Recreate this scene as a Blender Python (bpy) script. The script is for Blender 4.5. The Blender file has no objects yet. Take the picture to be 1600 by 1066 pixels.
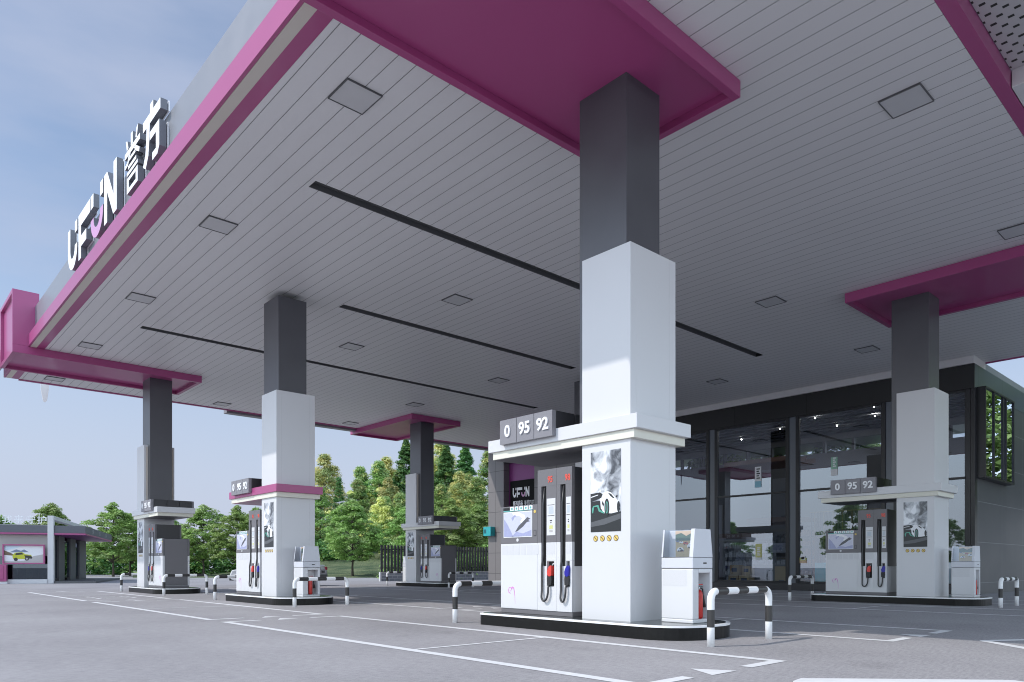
import bpy, bmesh, math, random
from mathutils import Vector, Matrix
random.seed(7)
R = math.radians
scene = bpy.context.scene
COL = scene.collection

# ------------------------------------------------------------------ materials
def nm(name):
    m = bpy.data.materials.new(name); m.use_nodes = True
    nt = m.node_tree; b = nt.nodes['Principled BSDF']
    return m, nt, b
def N(nt, t, **kw):
    n = nt.nodes.new(t)
    for k, v in kw.items(): setattr(n, k, v)
    return n
def mat(name, col, rough=.5, metal=0, var=.05, nscale=3.0, bump=0, bscale=200, spec=None, coat=0):
    m, nt, b = nm(name)
    b.inputs['Roughness'].default_value = rough; b.inputs['Metallic'].default_value = metal
    if spec is not None: b.inputs['Specular IOR Level'].default_value = spec
    if coat: b.inputs['Coat Weight'].default_value = coat; b.inputs['Coat Roughness'].default_value = .08
    tc = N(nt, 'ShaderNodeTexCoord'); no = N(nt, 'ShaderNodeTexNoise'); no.inputs['Scale'].default_value = nscale; no.inputs['Detail'].default_value = 5
    nt.links.new(tc.outputs['Object'], no.inputs['Vector'])
    mx = N(nt, 'ShaderNodeMix', data_type='RGBA')
    mx.inputs[6].default_value = (*[max(0, c*(1-var)) for c in col], 1); mx.inputs[7].default_value = (*[min(1, c*(1+var)) for c in col], 1)
    nt.links.new(no.outputs['Fac'], mx.inputs[0]); nt.links.new(mx.outputs[2], b.inputs['Base Color'])
    mr = N(nt, 'ShaderNodeMapRange'); mr.inputs[3].default_value = max(.02, rough-.06); mr.inputs[4].default_value = min(1, rough+.08)
    nt.links.new(no.outputs['Fac'], mr.inputs[0]); nt.links.new(mr.outputs[0], b.inputs['Roughness'])
    if bump:
        n2 = N(nt, 'ShaderNodeTexNoise'); n2.inputs['Scale'].default_value = bscale; nt.links.new(tc.outputs['Object'], n2.inputs['Vector'])
        bp = N(nt, 'ShaderNodeBump'); bp.inputs['Strength'].default_value = bump; bp.inputs['Distance'].default_value = .01
        nt.links.new(n2.outputs['Fac'], bp.inputs['Height']); nt.links.new(bp.outputs[0], b.inputs['Normal'])
    return m
def emis(name, col, s):
    m, nt, b = nm(name); b.inputs['Base Color'].default_value = (*col, 1); b.inputs['Emission Color'].default_value = (*col, 1); b.inputs['Emission Strength'].default_value = s
    return m
def math_n(nt, op, a, bb=None, **kw):
    n = N(nt, 'ShaderNodeMath', operation=op)
    for i, v in enumerate((a, bb)):
        if v is None: continue
        if hasattr(v, 'is_linked') or hasattr(v, 'links'): nt.links.new(v, n.inputs[i])
        else: n.inputs[i].default_value = v
    return n.outputs[0]
def joint_mat(name, col, jcol, rough, px=None, pz=None, offx=0, offz=0, w=.012, axis='X', metal=0, var=.05, soft=0):
    """panels with fine joints laid out in the object's own coordinates"""
    m = mat(name, col, rough, metal, var, .6)
    nt = m.node_tree; b = nt.nodes['Principled BSDF']
    tc = N(nt, 'ShaderNodeTexCoord'); sp = N(nt, 'ShaderNodeSeparateXYZ'); nt.links.new(tc.outputs['Object'], sp.inputs[0])
    facs = []
    def line(src, off, p):
        a = math_n(nt, 'SUBTRACT', src, off); a = math_n(nt, 'DIVIDE', a, p); a = math_n(nt, 'FRACT', a)
        a = math_n(nt, 'MULTIPLY', a, p); return math_n(nt, 'LESS_THAN', a, w)
    if px:
        src = sp.outputs['X'] if axis == 'X' else math_n(nt, 'ADD', sp.outputs['X'], sp.outputs['Y'])
        facs.append(line(src, offx, px))
    if pz: facs.append(line(sp.outputs['Z'], offz, pz))
    f = facs[0] if len(facs) == 1 else math_n(nt, 'MAXIMUM', facs[0], facs[1])
    src = b.inputs['Base Color'].links[0].from_socket
    mx = N(nt, 'ShaderNodeMix', data_type='RGBA'); nt.links.new(f, mx.inputs[0]); nt.links.new(src, mx.inputs[6]); mx.inputs[7].default_value = (*jcol, 1)
    nt.links.new(mx.outputs[2], b.inputs['Base Color'])
    bp = N(nt, 'ShaderNodeBump'); bp.invert = True; bp.inputs['Distance'].default_value = .006; bp.inputs['Strength'].default_value = .6
    nt.links.new(f, bp.inputs['Height']); nt.links.new(bp.outputs[0], b.inputs['Normal'])
    return m

M = {}
M['white'] = mat('white_paint', (.65, .65, .67), .38, var=.025, nscale=1.2)
M['clad'] = mat('white_cladding', (.635, .635, .655), .33, var=.03, nscale=.8, bump=.015, bscale=60)
M['trim'] = mat('cream_diffuser', (.72, .70, .61), .5, var=.03)
M['grey'] = mat('grey_enamel', (.155, .148, .158), .42, var=.04)
M['signgrey'] = mat('sign_grey', (.225, .218, .24), .4, var=.05)
M['gap'] = mat('pale_gap', (.45, .44, .44), .5)
M['column'] = mat('brushed_dark_metal', (.105, .105, .118), .33, metal=.25, var=.1, nscale=2)
M['dark'] = mat('dark_metal', (.035, .035, .04), .35, var=.1)
M['black'] = mat('black_plastic', (.012, .012, .013), .4)
M['kerb'] = mat('black_kerb_stone', (.009, .009, .009), .3, var=.4, nscale=20, bump=.02, bscale=80, spec=.25)
M['kerbtop'] = mat('dark_island_tile', (.03, .036, .036), .12, var=.2, nscale=10)
M['pink'] = mat('magenta_panel', (.38, .062, .20), .34, var=.03, nscale=.7, coat=.25)
M['tan'] = mat('strip_diffuser', (.62, .56, .50), .5, var=.03)
M['parapet'] = mat('parapet_grey', (.27, .28, .31), .36, metal=.3, var=.05)
M['ceil'] = joint_mat('ceiling_planks', (.74, .72, .725), (.20, .20, .20), .42, px=.311, offx=5.511-.006, w=.013, var=.03)
M['lightframe'] = mat('light_frame', (.10, .10, .105), .45)
M['slotgrey'] = mat('slot_grey', (.13, .13, .135), .5)
M['lightpanel'] = mat('light_panel', (.58, .57, .58), .4)
M['soffit'] = mat('smooth_soffit', (.66, .64, .65), .45)
M['letter'] = mat('letter_white', (.88, .88, .9), .4)
M['letterside'] = mat('letter_side', (.16, .165, .19), .35)
M['letterpink'] = mat('letter_pink', (.58, .30, .52), .4)
M['steelwhite'] = mat('steel_white', (.6, .61, .66), .35)
M['barrier_white'] = mat('barrier_white', (.82, .82, .83), .4, var=.05, nscale=9)
M['barrier_black'] = mat('barrier_black', (.035, .033, .033), .42, var=.2, nscale=9)
M['rubber'] = mat('rubber', (.02, .02, .022), .55)
M['hose'] = mat('hose_rubber', (.045, .045, .048), .38)
M['red'] = mat('red_plastic', (.65, .05, .04), .38)
M['rednum'] = mat('red_digit', (.75, .09, .06), .5)
M['signblack'] = mat('sign_black', (.006, .006, .007), .55, spec=.1)
M['blue'] = mat('blue_plastic', (.015, .012, .30), .35)
M['extred'] = mat('extinguisher_red', (.50, .025, .02), .25)
M['yellow'] = mat('yellow_sticker', (.68, .50, .14), .5)
M['stickdark'] = mat('sticker_ink', (.10, .06, .03), .5)
M['labelgrey'] = mat('label_print', (.50, .55, .60), .5)
M['vent'] = mat('vent_mesh_grey', (.60, .60, .62), .5, var=.1, nscale=120)
M['teal'] = mat('teal_enamel', (.03, .42, .47), .4)
M['tealdark'] = mat('teal_dark', (.01, .13, .17), .3)
M['paint'] = mat('road_paint', (.72, .72, .74), .6, var=.10, nscale=8)
M['shopfascia'] = joint_mat('fascia_black_panel', (.014, .014, .016), (.004, .004, .004), .4, px=3.3, w=.03, axis='XY', var=.08)
M['tile'] = joint_mat('grey_wall_tile', (.21, .20, .205), (.07, .07, .075), .42, pz=1.25, offz=.55, px=2.6, offx=.2, w=.025, axis='XY', var=.07)
M['sidewall'] = joint_mat('side_wall_panel', (.080, .083, .092), (.20, .205, .215), .45, pz=1.45, offz=.4, px=3.0, offx=1.3, w=.02, axis='XY', metal=.1, var=.06)
M['purple'] = mat('purple_recess', (.26, .05, .24), .45)
M['frame'] = mat('window_frame', (.018, .019, .023), .35)
M['mullgrey'] = mat('mullion_grey', (.16, .18, .21), .3)
M['wood'] = mat('wood_slats', (.16, .085, .06), .5, var=.3, nscale=5)
M['box'] = mat('cardboard', (.56, .43, .26), .8, var=.12, nscale=4)
M['boxprint'] = mat('box_print', (.06, .09, .18), .6)
M['intwall'] = mat('interior_wall', (.17, .17, .18), .7)
M['intfloor'] = mat('interior_floor', (.22, .20, .18), .3)
M['brass'] = mat('brass_bar', (.25, .19, .11), .4, metal=.5)
M['shelfgoods'] = mat('bottle_goods', (.30, .12, .07), .3, var=.9, nscale=14)
M['goods2'] = mat('packet_goods', (.45, .47, .52), .5, var=.7, nscale=11)
M['pier'] = mat('pier_stone', (.13, .13, .135), .6, var=.15, nscale=6)
M['beige'] = mat('beige_panel', (.44, .42, .40), .6)
M['roofdark'] = mat('roof_dark', (.115, .12, .14), .5)
M['tyre'] = mat('tyre', (.02, .02, .02), .7)
M['rim'] = mat('alloy_rim', (.45, .45, .47), .25, metal=.9)
M['carwhite'] = mat('car_paint', (.68, .69, .72), .22, coat=.8)
M['taillight'] = mat('taillight', (.45, .02, .05), .15)
M['carglass'] = mat('car_glass', (.01, .012, .015), .06)
M['bark'] = mat('bark', (.09, .075, .06), .85, var=.35, nscale=12, bump=.4, bscale=30)
M['spot'] = emis('lit_spot', (1, .95, .88), 300)

# colours that belong to printed pictures
for n, c in dict(p_white=(.78, .79, .82), p_dark=(.022, .024, .027), p_mid=(.10, .105, .115), p_green=(.10, .36, .28), p_lav=(.55, .56, .68), p_wave=(.34, .36, .55), p_board=(.10, .10, .12),
                 p_teal=(.12, .42, .40), p_sunset=(.66, .48, .34), p_hill=(.09, .15, .11), p_field=(.55, .42, .22), p_car_red=(.50, .08, .06), p_sky=(.60, .74, .84), p_mount=(.20, .24, .36), p_rock=(.46, .45, .45),
                 p_suv=(.52, .54, .03), p_brown=(.17, .11, .07), p_yel=(.62, .62, .25), p_cyan=(.28, .58, .72), p_mint=(.30, .55, .42), p_pink=(.62, .20, .55)).items():
    M[n] = mat(n, c, .35, var=.12, nscale=25)

def cloud_mat():
    m, nt, b = nm('poster_clouds'); b.inputs['Roughness'].default_value = .25
    tc = N(nt, 'ShaderNodeTexCoord'); no = N(nt, 'ShaderNodeTexNoise'); no.inputs['Scale'].default_value = 4.2; no.inputs['Detail'].default_value = 8; no.inputs['Distortion'].default_value = .7
    nt.links.new(tc.outputs['Object'], no.inputs['Vector'])
    cr = N(nt, 'ShaderNodeValToRGB'); e = cr.color_ramp.elements
    e[0].position = .36; e[0].color = (.07, .075, .09, 1); e[1].position = .62; e[1].color = (.84, .86, .90, 1)
    k = e.new(.48); k.color = (.36, .38, .42, 1)
    nt.links.new(no.outputs['Fac'], cr.inputs[0]); nt.links.new(cr.outputs[0], b.inputs['Base Color'])
    return m
M['clouds'] = cloud_mat()

def perf_mat():
    """pale soffit sheet with rows of punched rectangular holes"""
    m, nt, b = nm('perforated_sheet'); b.inputs['Roughness'].default_value = .45
    tc = N(nt, 'ShaderNodeTexCoord'); br = N(nt, 'ShaderNodeSeparateXYZ'); nt.links.new(tc.outputs['Object'], br.inputs[0])
    X, Y = br.outputs['X'], br.outputs['Y']
    row = math_n(nt, 'FLOOR', math_n(nt, 'DIVIDE', X, .135))
    off = math_n(nt, 'MULTIPLY', math_n(nt, 'MODULO', row, 2.0), .5)
    fx = math_n(nt, 'FRACT', math_n(nt, 'DIVIDE', X, .135))
    fy = math_n(nt, 'FRACT', math_n(nt, 'ADD', math_n(nt, 'DIVIDE', Y, .21), off))
    a = math_n(nt, 'MULTIPLY', math_n(nt, 'LESS_THAN', fx, .40), math_n(nt, 'LESS_THAN', fy, .36))
    mx = N(nt, 'ShaderNodeMix', data_type='RGBA'); nt.links.new(a, mx.inputs[0])
    mx.inputs[6].default_value = (.52, .50, .51, 1); mx.inputs[7].default_value = (.015, .015, .012, 1)
    nt.links.new(mx.outputs[2], b.inputs['Base Color'])
    return m
M['perf'] = perf_mat()

def asphalt():
    m, nt, b = nm('forecourt_concrete'); b.inputs['Specular IOR Level'].default_value = .25
    tc = N(nt, 'ShaderNodeTexCoord')
    def noise(s, d=6, vec=None):
        n = N(nt, 'ShaderNodeTexNoise'); n.inputs['Scale'].default_value = s; n.inputs['Detail'].default_value = d
        nt.links.new(vec or tc.outputs['Object'], n.inputs['Vector']); return n.outputs['Fac']
    mp = N(nt, 'ShaderNodeMapping'); nt.links.new(tc.outputs['Object'], mp.inputs[0]); mp.inputs['Rotation'].default_value = (0, 0, R(-42)); mp.inputs['Scale'].default_value = (1, 4.0, 1)
    a, c, g = noise(.35, 5), noise(9, 6, mp.outputs[0]), noise(70, 3)
    s = math_n(nt, 'ADD', math_n(nt, 'MULTIPLY', a, .45), math_n(nt, 'MULTIPLY', c, .62)); s = math_n(nt, 'ADD', s, math_n(nt, 'MULTIPLY', g, .6))
    cr = N(nt, 'ShaderNodeValToRGB'); e = cr.color_ramp.elements
    e[0].position = .55; e[0].color = (.20, .192, .202, 1); e[1].position = 1.1; e[1].color = (.385, .372, .388, 1)
    nt.links.new(s, cr.inputs[0])
    # dried spots and rubbed wheel tracks that run along the lanes
    st = N(nt, 'ShaderNodeMapRange'); nt.links.new(noise(1.1, 7), st.inputs[0]); st.inputs[1].default_value = .60; st.inputs[2].default_value = .74
    sp = N(nt, 'ShaderNodeSeparateXYZ'); nt.links.new(tc.outputs['Object'], sp.inputs[0])
    wv = math_n(nt, 'SINE', math_n(nt, 'MULTIPLY', math_n(nt, 'ADD', sp.outputs['X'], math_n(nt, 'MULTIPLY', noise(.12, 2), 1.6)), 3.6))
    tr = N(nt, 'ShaderNodeMapRange'); nt.links.new(wv, tr.inputs[0]); tr.inputs[1].default_value = .55; tr.inputs[2].default_value = 1.0; tr.inputs[4].default_value = .5
    f = math_n(nt, 'ADD', math_n(nt, 'MULTIPLY', st.outputs[0], .16), math_n(nt, 'MULTIPLY', math_n(nt, 'MULTIPLY', tr.outputs[0], noise(.5, 4)), .16))
    dk = N(nt, 'ShaderNodeMix', data_type='RGBA'); nt.links.new(f, dk.inputs[0]); nt.links.new(cr.outputs[0], dk.inputs[6]); dk.inputs[7].default_value = (.06, .06, .065, 1)
    nt.links.new(dk.outputs[2], b.inputs['Base Color'])
    b.inputs['Roughness'].default_value = .75
    bp = N(nt, 'ShaderNodeBump'); bp.inputs['Strength'].default_value = .35; bp.inputs['Distance'].default_value = .004
    nt.links.new(g, bp.inputs['Height']); nt.links.new(bp.outputs[0], b.inputs['Normal'])
    return m
M['asphalt'] = asphalt()

def glass_mat(name, tint=(.62, .70, .74), refl=1.0, base=.07):
    m, nt, b = nm(name); out = nt.nodes['Material Output']; nt.nodes.remove(b)
    tr = N(nt, 'ShaderNodeBsdfTransparent'); tr.inputs[0].default_value = (*tint, 1)
    gl = N(nt, 'ShaderNodeBsdfGlossy'); gl.inputs['Roughness'].default_value = .0; gl.inputs['Color'].default_value = (.76, .84, .98, 1)
    fr = N(nt, 'ShaderNodeFresnel'); fr.inputs['IOR'].default_value = 1.6
    a = math_n(nt, 'ADD', math_n(nt, 'MULTIPLY', fr.outputs[0], refl), base); a = math_n(nt, 'MINIMUM', a, 1.0)
    mx = N(nt, 'ShaderNodeMixShader'); nt.links.new(a, mx.inputs[0]); nt.links.new(tr.outputs[0], mx.inputs[1]); nt.links.new(gl.outputs[0], mx.inputs[2])
    nt.links.new(mx.outputs[0], out.inputs['Surface'])
    return m
M['glass'] = glass_mat('shop_glass', (.70, .76, .80), 1.8, .075)
M['sideglass'] = glass_mat('side_glass', (.22, .32, .32), .9, .05)
M['clear'] = glass_mat('clear_cover', (.92, .93, .94), 1.0, .02)

def leaf_mat(name, c1, c2):
    m, nt, b = nm(name); b.inputs['Roughness'].default_value = .6
    g = N(nt, 'ShaderNodeNewGeometry'); oi = N(nt, 'ShaderNodeObjectInfo')
    cr = N(nt, 'ShaderNodeValToRGB'); e = cr.color_ramp.elements; e[0].color = (*c1, 1); e[1].color = (*c2, 1)
    nt.links.new(g.outputs['Random Per Island'], cr.inputs[0])
    hs = N(nt, 'ShaderNodeHueSaturation'); nt.links.new(cr.outputs[0], hs.inputs['Color'])
    nt.links.new(math_n(nt, 'ADD', math_n(nt, 'MULTIPLY', oi.outputs['Random'], .03), .485), hs.inputs['Hue'])
    nt.links.new(math_n(nt, 'ADD', math_n(nt, 'MULTIPLY', oi.outputs['Random'], .35), .85), hs.inputs['Value'])
    nt.links.new(hs.outputs[0], b.inputs['Base Color'])
    out = nt.nodes['Material Output']; tl = N(nt, 'ShaderNodeBsdfTranslucent'); nt.links.new(hs.outputs[0], tl.inputs[0])
    mx = N(nt, 'ShaderNodeMixShader'); mx.inputs[0].default_value = .38
    nt.links.new(b.outputs[0], mx.inputs[1]); nt.links.new(tl.outputs[0], mx.inputs[2]); nt.links.new(mx.outputs[0], out.inputs['Surface'])
    return m
M['leaf'] = leaf_mat('leaf_green', (.15, .27, .06), (.42, .60, .19))
M['leafdeep'] = leaf_mat('leaf_deep_green', (.06, .16, .05), (.17, .35, .11))
M['leafolive'] = leaf_mat('leaf_olive', (.24, .34, .12), (.50, .62, .28))
M['leafyellow'] = leaf_mat('leaf_yellow', (.56, .55, .17), (.90, .88, .42))

# ------------------------------------------------------------------ mesh builder
class MB:
    def __init__(s, bevel=0): s.v = []; s.f = []; s.m = []; s.mats = []; s.bevel = bevel; s.smooth = []
    def mi(s, m):
        if m not in s.mats: s.mats.append(m)
        return s.mats.index(m)
    def add(s, vs, fs, m, smooth=False):
        o = len(s.v); s.v += [tuple(v) for v in vs]; k = s.mi(m)
        for f in fs: s.f.append(tuple(i+o for i in f)); s.m.append(k); s.smooth.append(smooth)
    def box(s, x0, x1, y0, y1, z0, z1, m='white'):
        x0, x1 = min(x0, x1), max(x0, x1); y0, y1 = min(y0, y1), max(y0, y1); z0, z1 = min(z0, z1), max(z0, z1)
        s.add([(x0,y0,z0),(x1,y0,z0),(x1,y1,z0),(x0,y1,z0),(x0,y0,z1),(x1,y0,z1),(x1,y1,z1),(x0,y1,z1)],
              [(0,3,2,1),(4,5,6,7),(0,1,5,4),(1,2,6,5),(2,3,7,6),(3,0,4,7)], m)
        return s
    def prism(s, pts, fn, a, b, m, mside=None, mback=None):
        """pts 2-D outline; fn(u,v,w) -> xyz ; extruded w=a..b (a is the front)"""
        n = len(pts); vs = [fn(u, v, a) for u, v in pts] + [fn(u, v, b) for u, v in pts]
        s.add(vs, [tuple(range(n))], m); s.add(vs, [tuple(range(2*n-1, n-1, -1))], mback or mside or m)
        s.add(vs, [(i, i+n, (i+1) % n+n, (i+1) % n) for i in range(n)], mside or m)
        return s
    def tube(s, path, r, m, seg=12, mats=None, caps=True):
        P = [Vector(p) for p in path]; rr = r if isinstance(r, (list, tuple)) else [r]*len(P)
        rings = []; up = None
        for i, p in enumerate(P):
            t = (P[min(i+1, len(P)-1)]-P[max(i-1, 0)]).normalized()
            if up is None:
                up = Vector((0, 0, 1)) if abs(t.z) < .9 else Vector((1, 0, 0))
            a = t.cross(up).normalized(); up = a.cross(t).normalized()
            rings.append([p+(a*math.cos(2*math.pi*k/seg)+up*math.sin(2*math.pi*k/seg))*rr[i] for k in range(seg)])
        vs = [v for ring in rings for v in ring]
        for i in range(len(P)-1):
            mm = mats[i] if mats else m
            o = len(s.v)
            s.add(rings[i]+rings[i+1], [(k, (k+1) % seg, (k+1) % seg+seg, k+seg) for k in range(seg)], mm, True)
        if caps:
            s.add(rings[0], [tuple(range(seg-1, -1, -1))], mats[0] if mats else m); s.add(rings[-1], [tuple(range(seg))], mats[-1] if mats else m)
        return s
    def build(s, name, parent=None, loc=None):
        me = bpy.data.meshes.new(name); me.from_pydata(s.v, [], s.f)
        for k in s.mats: me.materials.append(M[k])
        me.polygons.foreach_set('material_index', s.m); me.polygons.foreach_set('use_smooth', s.smooth)
        bm = bmesh.new(); bm.from_mesh(me)
        bmesh.ops.remove_doubles(bm, verts=bm.verts, dist=1e-5) if any(s.smooth) else None
        if not getattr(s, 'flat', False): bmesh.ops.recalc_face_normals(bm, faces=bm.faces)
        bm.to_mesh(me); bm.free(); me.update()
        o = bpy.data.objects.new(name, me); COL.objects.link(o)
        if parent: o.parent = parent
        if loc: o.location = loc
        if s.bevel:
            b = o.modifiers.new('bevel', 'BEVEL'); b.width = s.bevel; b.segments = 2; b.limit_method = 'ANGLE'; b.angle_limit = R(40)
        return o
def tag(o, label=None, cat=None, group=None, kind=None):
    if label: o['label'] = label
    if cat: o['category'] = cat
    if group: o['group'] = group
    if kind: o['kind'] = kind
    return o
def thing(name, label, cat, loc=(0, 0, 0), rz=0, group=None):
    o = bpy.data.objects.new(name, None); COL.objects.link(o); o.location = loc; o.rotation_euler = (0, 0, rz); o.empty_display_size = .3
    return tag(o, label, cat, group)
def kids(o): return [c for c in ALL if c.parent == o]
ALL = None
def copy_tree(o, parent=None):
    c = o.copy(); COL.objects.link(c); c.parent = parent
    for ch in [x for x in list(COL.objects) if x.parent == o]: copy_tree(ch, c)
    return c
def dup(o, label, loc, rz=0, group=None):
    c = copy_tree(o); c.location = loc; c.rotation_euler = (0, 0, rz); tag(c, label, None, group); return c
def struct(o): o['kind'] = 'structure'; return o

def text_polys(body, size, extrude=0.0, bold=0.0):
    """returns verts, faces of a text laid in its own XY plane, centred"""
    c = bpy.data.curves.new('txt', 'FONT'); c.body = body; c.size = size; c.extrude = extrude; c.align_x = 'CENTER'; c.align_y = 'CENTER'; c.offset = bold; c.resolution_u = 4
    o = bpy.data.objects.new('txt', c); COL.objects.link(o)
    dg = bpy.context.evaluated_depsgraph_get(); me = bpy.data.meshes.new_from_object(o.evaluated_get(dg))
    vs = [v.co.copy() for v in me.vertices]; fs = [tuple(p.vertices) for p in me.polygons]
    bpy.data.objects.remove(o); bpy.data.curves.remove(c); bpy.data.meshes.remove(me)
    return vs, fs
def put_text(mb, body, size, fn, m, extrude=.004, bold=0.0, sx=1.0):
    vs, fs = text_polys(body, size, extrude, bold)
    mb.add([fn(v.x*sx, v.y, v.z) for v in vs], fs, m)
def ell(cx, cy, rx, ry, n=20): return [(cx+rx*math.cos(2*math.pi*i/n), cy+ry*math.sin(2*math.pi*i/n)) for i in range(n)]
def rrect(x0, x1, y0, y1, rl, rh, n=8):
    """rounded rectangle, radius rl at the low-y end and rh at the high-y end"""
    out = []
    for cx, cy, r, a0 in ((x1-rl, y0+rl, rl, -90), (x1-rh, y1-rh, rh, 0), (x0+rh, y1-rh, rh, 90), (x0+rl, y0+rl, rl, 180)):
        for i in range(n+1):
            a = R(a0+90*i/n); out.append((cx+r*math.cos(a), cy+r*math.sin(a)))
    return out
flatfn = lambda u, v, w: (u, v, w)

# ------------------------------------------------------------------ ground, road paint, hill
def hill(X, Y):
    d = X*.6727+Y*.74; l = X*.74-Y*.6727
    if d < 1: return 0
    t = max(0, min(1, (d-63)/45)); t = t*t*(3-2*t)
    w = max(0, min(1, (l/d+.42)/.12)); w = w*w*(3-2*w)
    return 5.5*t*w
g = MB(); g.box(-320, 420, -320, 420, -.5, 0, 'asphalt'); struct(g.build('ground'))
def hill_mat():
    m, nt, b = nm('hill_grass'); b.inputs['Roughness'].default_value = .9
    tc = N(nt, 'ShaderNodeTexCoord'); no = N(nt, 'ShaderNodeTexNoise'); no.inputs['Scale'].default_value = .5; no.inputs['Detail'].default_value = 9
    nt.links.new(tc.outputs['Object'], no.inputs['Vector'])
    cr = N(nt, 'ShaderNodeValToRGB'); e = cr.color_ramp.elements; e[0].position = .35; e[0].color = (.05, .09, .04, 1); e[1].position = .65; e[1].color = (.17, .20, .10, 1)
    nt.links.new(no.outputs['Fac'], cr.inputs[0]); nt.links.new(cr.outputs[0], b.inputs['Base Color'])
    n2 = N(nt, 'ShaderNodeTexNoise'); n2.inputs['Scale'].default_value = 6; nt.links.new(tc.outputs['Object'], n2.inputs['Vector'])
    bp = N(nt, 'ShaderNodeBump'); bp.inputs['Distance'].default_value = .3; nt.links.new(n2.outputs['Fac'], bp.inputs['Height']); nt.links.new(bp.outputs[0], b.inputs['Normal'])
    return m
M['hill'] = hill_mat()
hb = MB(); n1, n2 = 70, 50; vs = []
for i in range(n1+1):
    for j in range(n2+1):
        l = -42+150*i/n1; d = 62+78*j/n2; l = l*d/80
        X, Y = l*.74+d*.6727, -l*.6727+d*.74
        vs.append((X, Y, hill(X, Y)*(1+.05*math.sin(X*.7)*math.cos(Y*.5))+.03-(.1 if j == 0 else 0)))
hb.add(vs, [(i*(n2+1)+j, (i+1)*(n2+1)+j, (i+1)*(n2+1)+j+1, i*(n2+1)+j+1) for i in range(n1) for j in range(n2)], 'hill', True)
struct(hb.build('hill'))

lm = MB(); lm.flat = True; zt = .004
def q(x0, x1, y0, y1, z=zt): lm.add([(x0, y0, z), (x1, y0, z), (x1, y1, z), (x0, y1, z)], [(0, 1, 2, 3)], 'paint')
def poly(pts, z=zt): lm.add([(x, y, z) for x, y in pts], [tuple(range(len(pts)))], 'paint')
def lane(x0, x1):
    for a, b_ in ((3.68, 13.08), (13.72, 22.72), (23.6, 32.8)):
        q(x0, x0+.14, a, b_); q(x1-.14, x1, a, b_)
        for e0, e1 in ((a, a+.13), (b_-.13, b_)):
            q(x0+.141, x0+.72, e0, e1); q(x1-.72, x1-.141, e0, e1)
    for y in (7.16, 18.2, 28.2): q(x0+.141, x1-.141, y, y+.07)
    for y in (3.66, 12.95, 22.6, 32.6):
        c = (x0+x1)/2
        if y > 4: poly([(c-.22, y-.06), (c+.18, y-.06), (c-.01, y+.32)]); poly([(c-.22, y+.66), (c+.18, y+.66), (c-.01, y+1.0)])
        else: poly([(c-.24, y), (c+.18, y), (c-.02, y+.38)])
for a, b_ in ((4.83, 7.26), (10.16, 12.56), (17.25, 19.75), (22.6, 25.0)): lane(a, b_)
for y in (24.9, 25.6, 26.3):   # worn direction strokes painted in the far bay
    q(5.5, 5.62, y, y+.42); q(5.75, 6.35, y+.1, y+.2); q(6.5, 6.62, y+.05, y+.4)
# rounded bays near the right edge
def ring(pts_out, pts_in, z=zt):
    n = len(pts_out)
    lm.add([(x, y, z) for x, y in pts_out]+[(x, y, z) for x, y in pts_in], [(i, (i+1) % n, (i+1) % n+n, i+n) for i in range(n)], 'paint')
def obay(cx, cy, ang, L, W, r, w=.16):
    def tr(p): return [(cx+x*math.cos(ang)-y*math.sin(ang), cy+x*math.sin(ang)+y*math.cos(ang)) for x, y in p]
    ring(tr(rrect(0, L, -W, 0, r, r)), tr(rrect(w, L-w, -W+w, -w, r-w*.6, r-w*.6)))
# corner at (11.1,2.97): edges run towards (11.75,2.58)+ and (10.43,2.3)-
def chevron(tip, a, b_, w):
    tip, a, b_ = Vector(tip), Vector(a), Vector(b_)
    da = (a-tip).normalized(); db = (b_-tip).normalized(); inn = (da+db).normalized(); s_ = da.cross(db) if False else abs(da.x*db.y-da.y*db.x)
    t2 = tip+(da+db)*(w/s_)
    na = Vector((-da.y, da.x)); na = na if na.dot(inn) > 0 else -na
    nb = Vector((-db.y, db.x)); nb = nb if nb.dot(inn) > 0 else -nb
    p0, p1 = tip+da*.12, tip+db*.12
    poly([p0, a, a+na*w, t2]); poly([t2, b_+nb*w, b_, p1]); poly([p0, t2, p1, tip+(p0+p1-2*tip)*.32])
chevron((11.16, 3.0), (14.1, 1.28), (9.0, .93), .15)
poly([(6.15, 3.02), (6.24, 3.03), (7.45, 1.80), (7.50, 1.72), (7.47, 1.62), (7.36, 1.56), (7.27, 1.62), (6.06, 2.86), (5.9, 2.74), (5.6, 2.4), (5.5, 2.5), (5.85, 2.9), (6.02, 3.0)])
struct(lm.build('lane_markings'))

# ------------------------------------------------------------------ pump island prototypes (local origin = column centre; -x faces the camera side, +y the pump end)
X1, X2 = 8.775, 21.375
YI = [7.175, 18.955, 30.34]
def kerb_island(label, loc, y0, y1, rl, rh):
    t = thing('pump_island', label, 'pump island', loc, 0, 'raised pump islands')
    b = MB(); b.prism(rrect(-.825, .825, y0, y1, rl, rh, 12), flatfn, .172, 0, 'kerb'); b.build('kerb_face', t)
    b = MB(.006); b.prism(rrect(-.835, .835, y0-.01, y1+.01, rl+.01, rh+.01, 12), flatfn, .2, .172, 'barrier_white'); b.build('white_edge', t)
    b = MB(); b.prism(rrect(-.775, .775, y0+.05, y1-.05, max(.04, rl-.05), max(.04, rh-.05), 12), flatfn, .204, .18, 'kerbtop'); b.build('tile_top', t)
    return t

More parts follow.
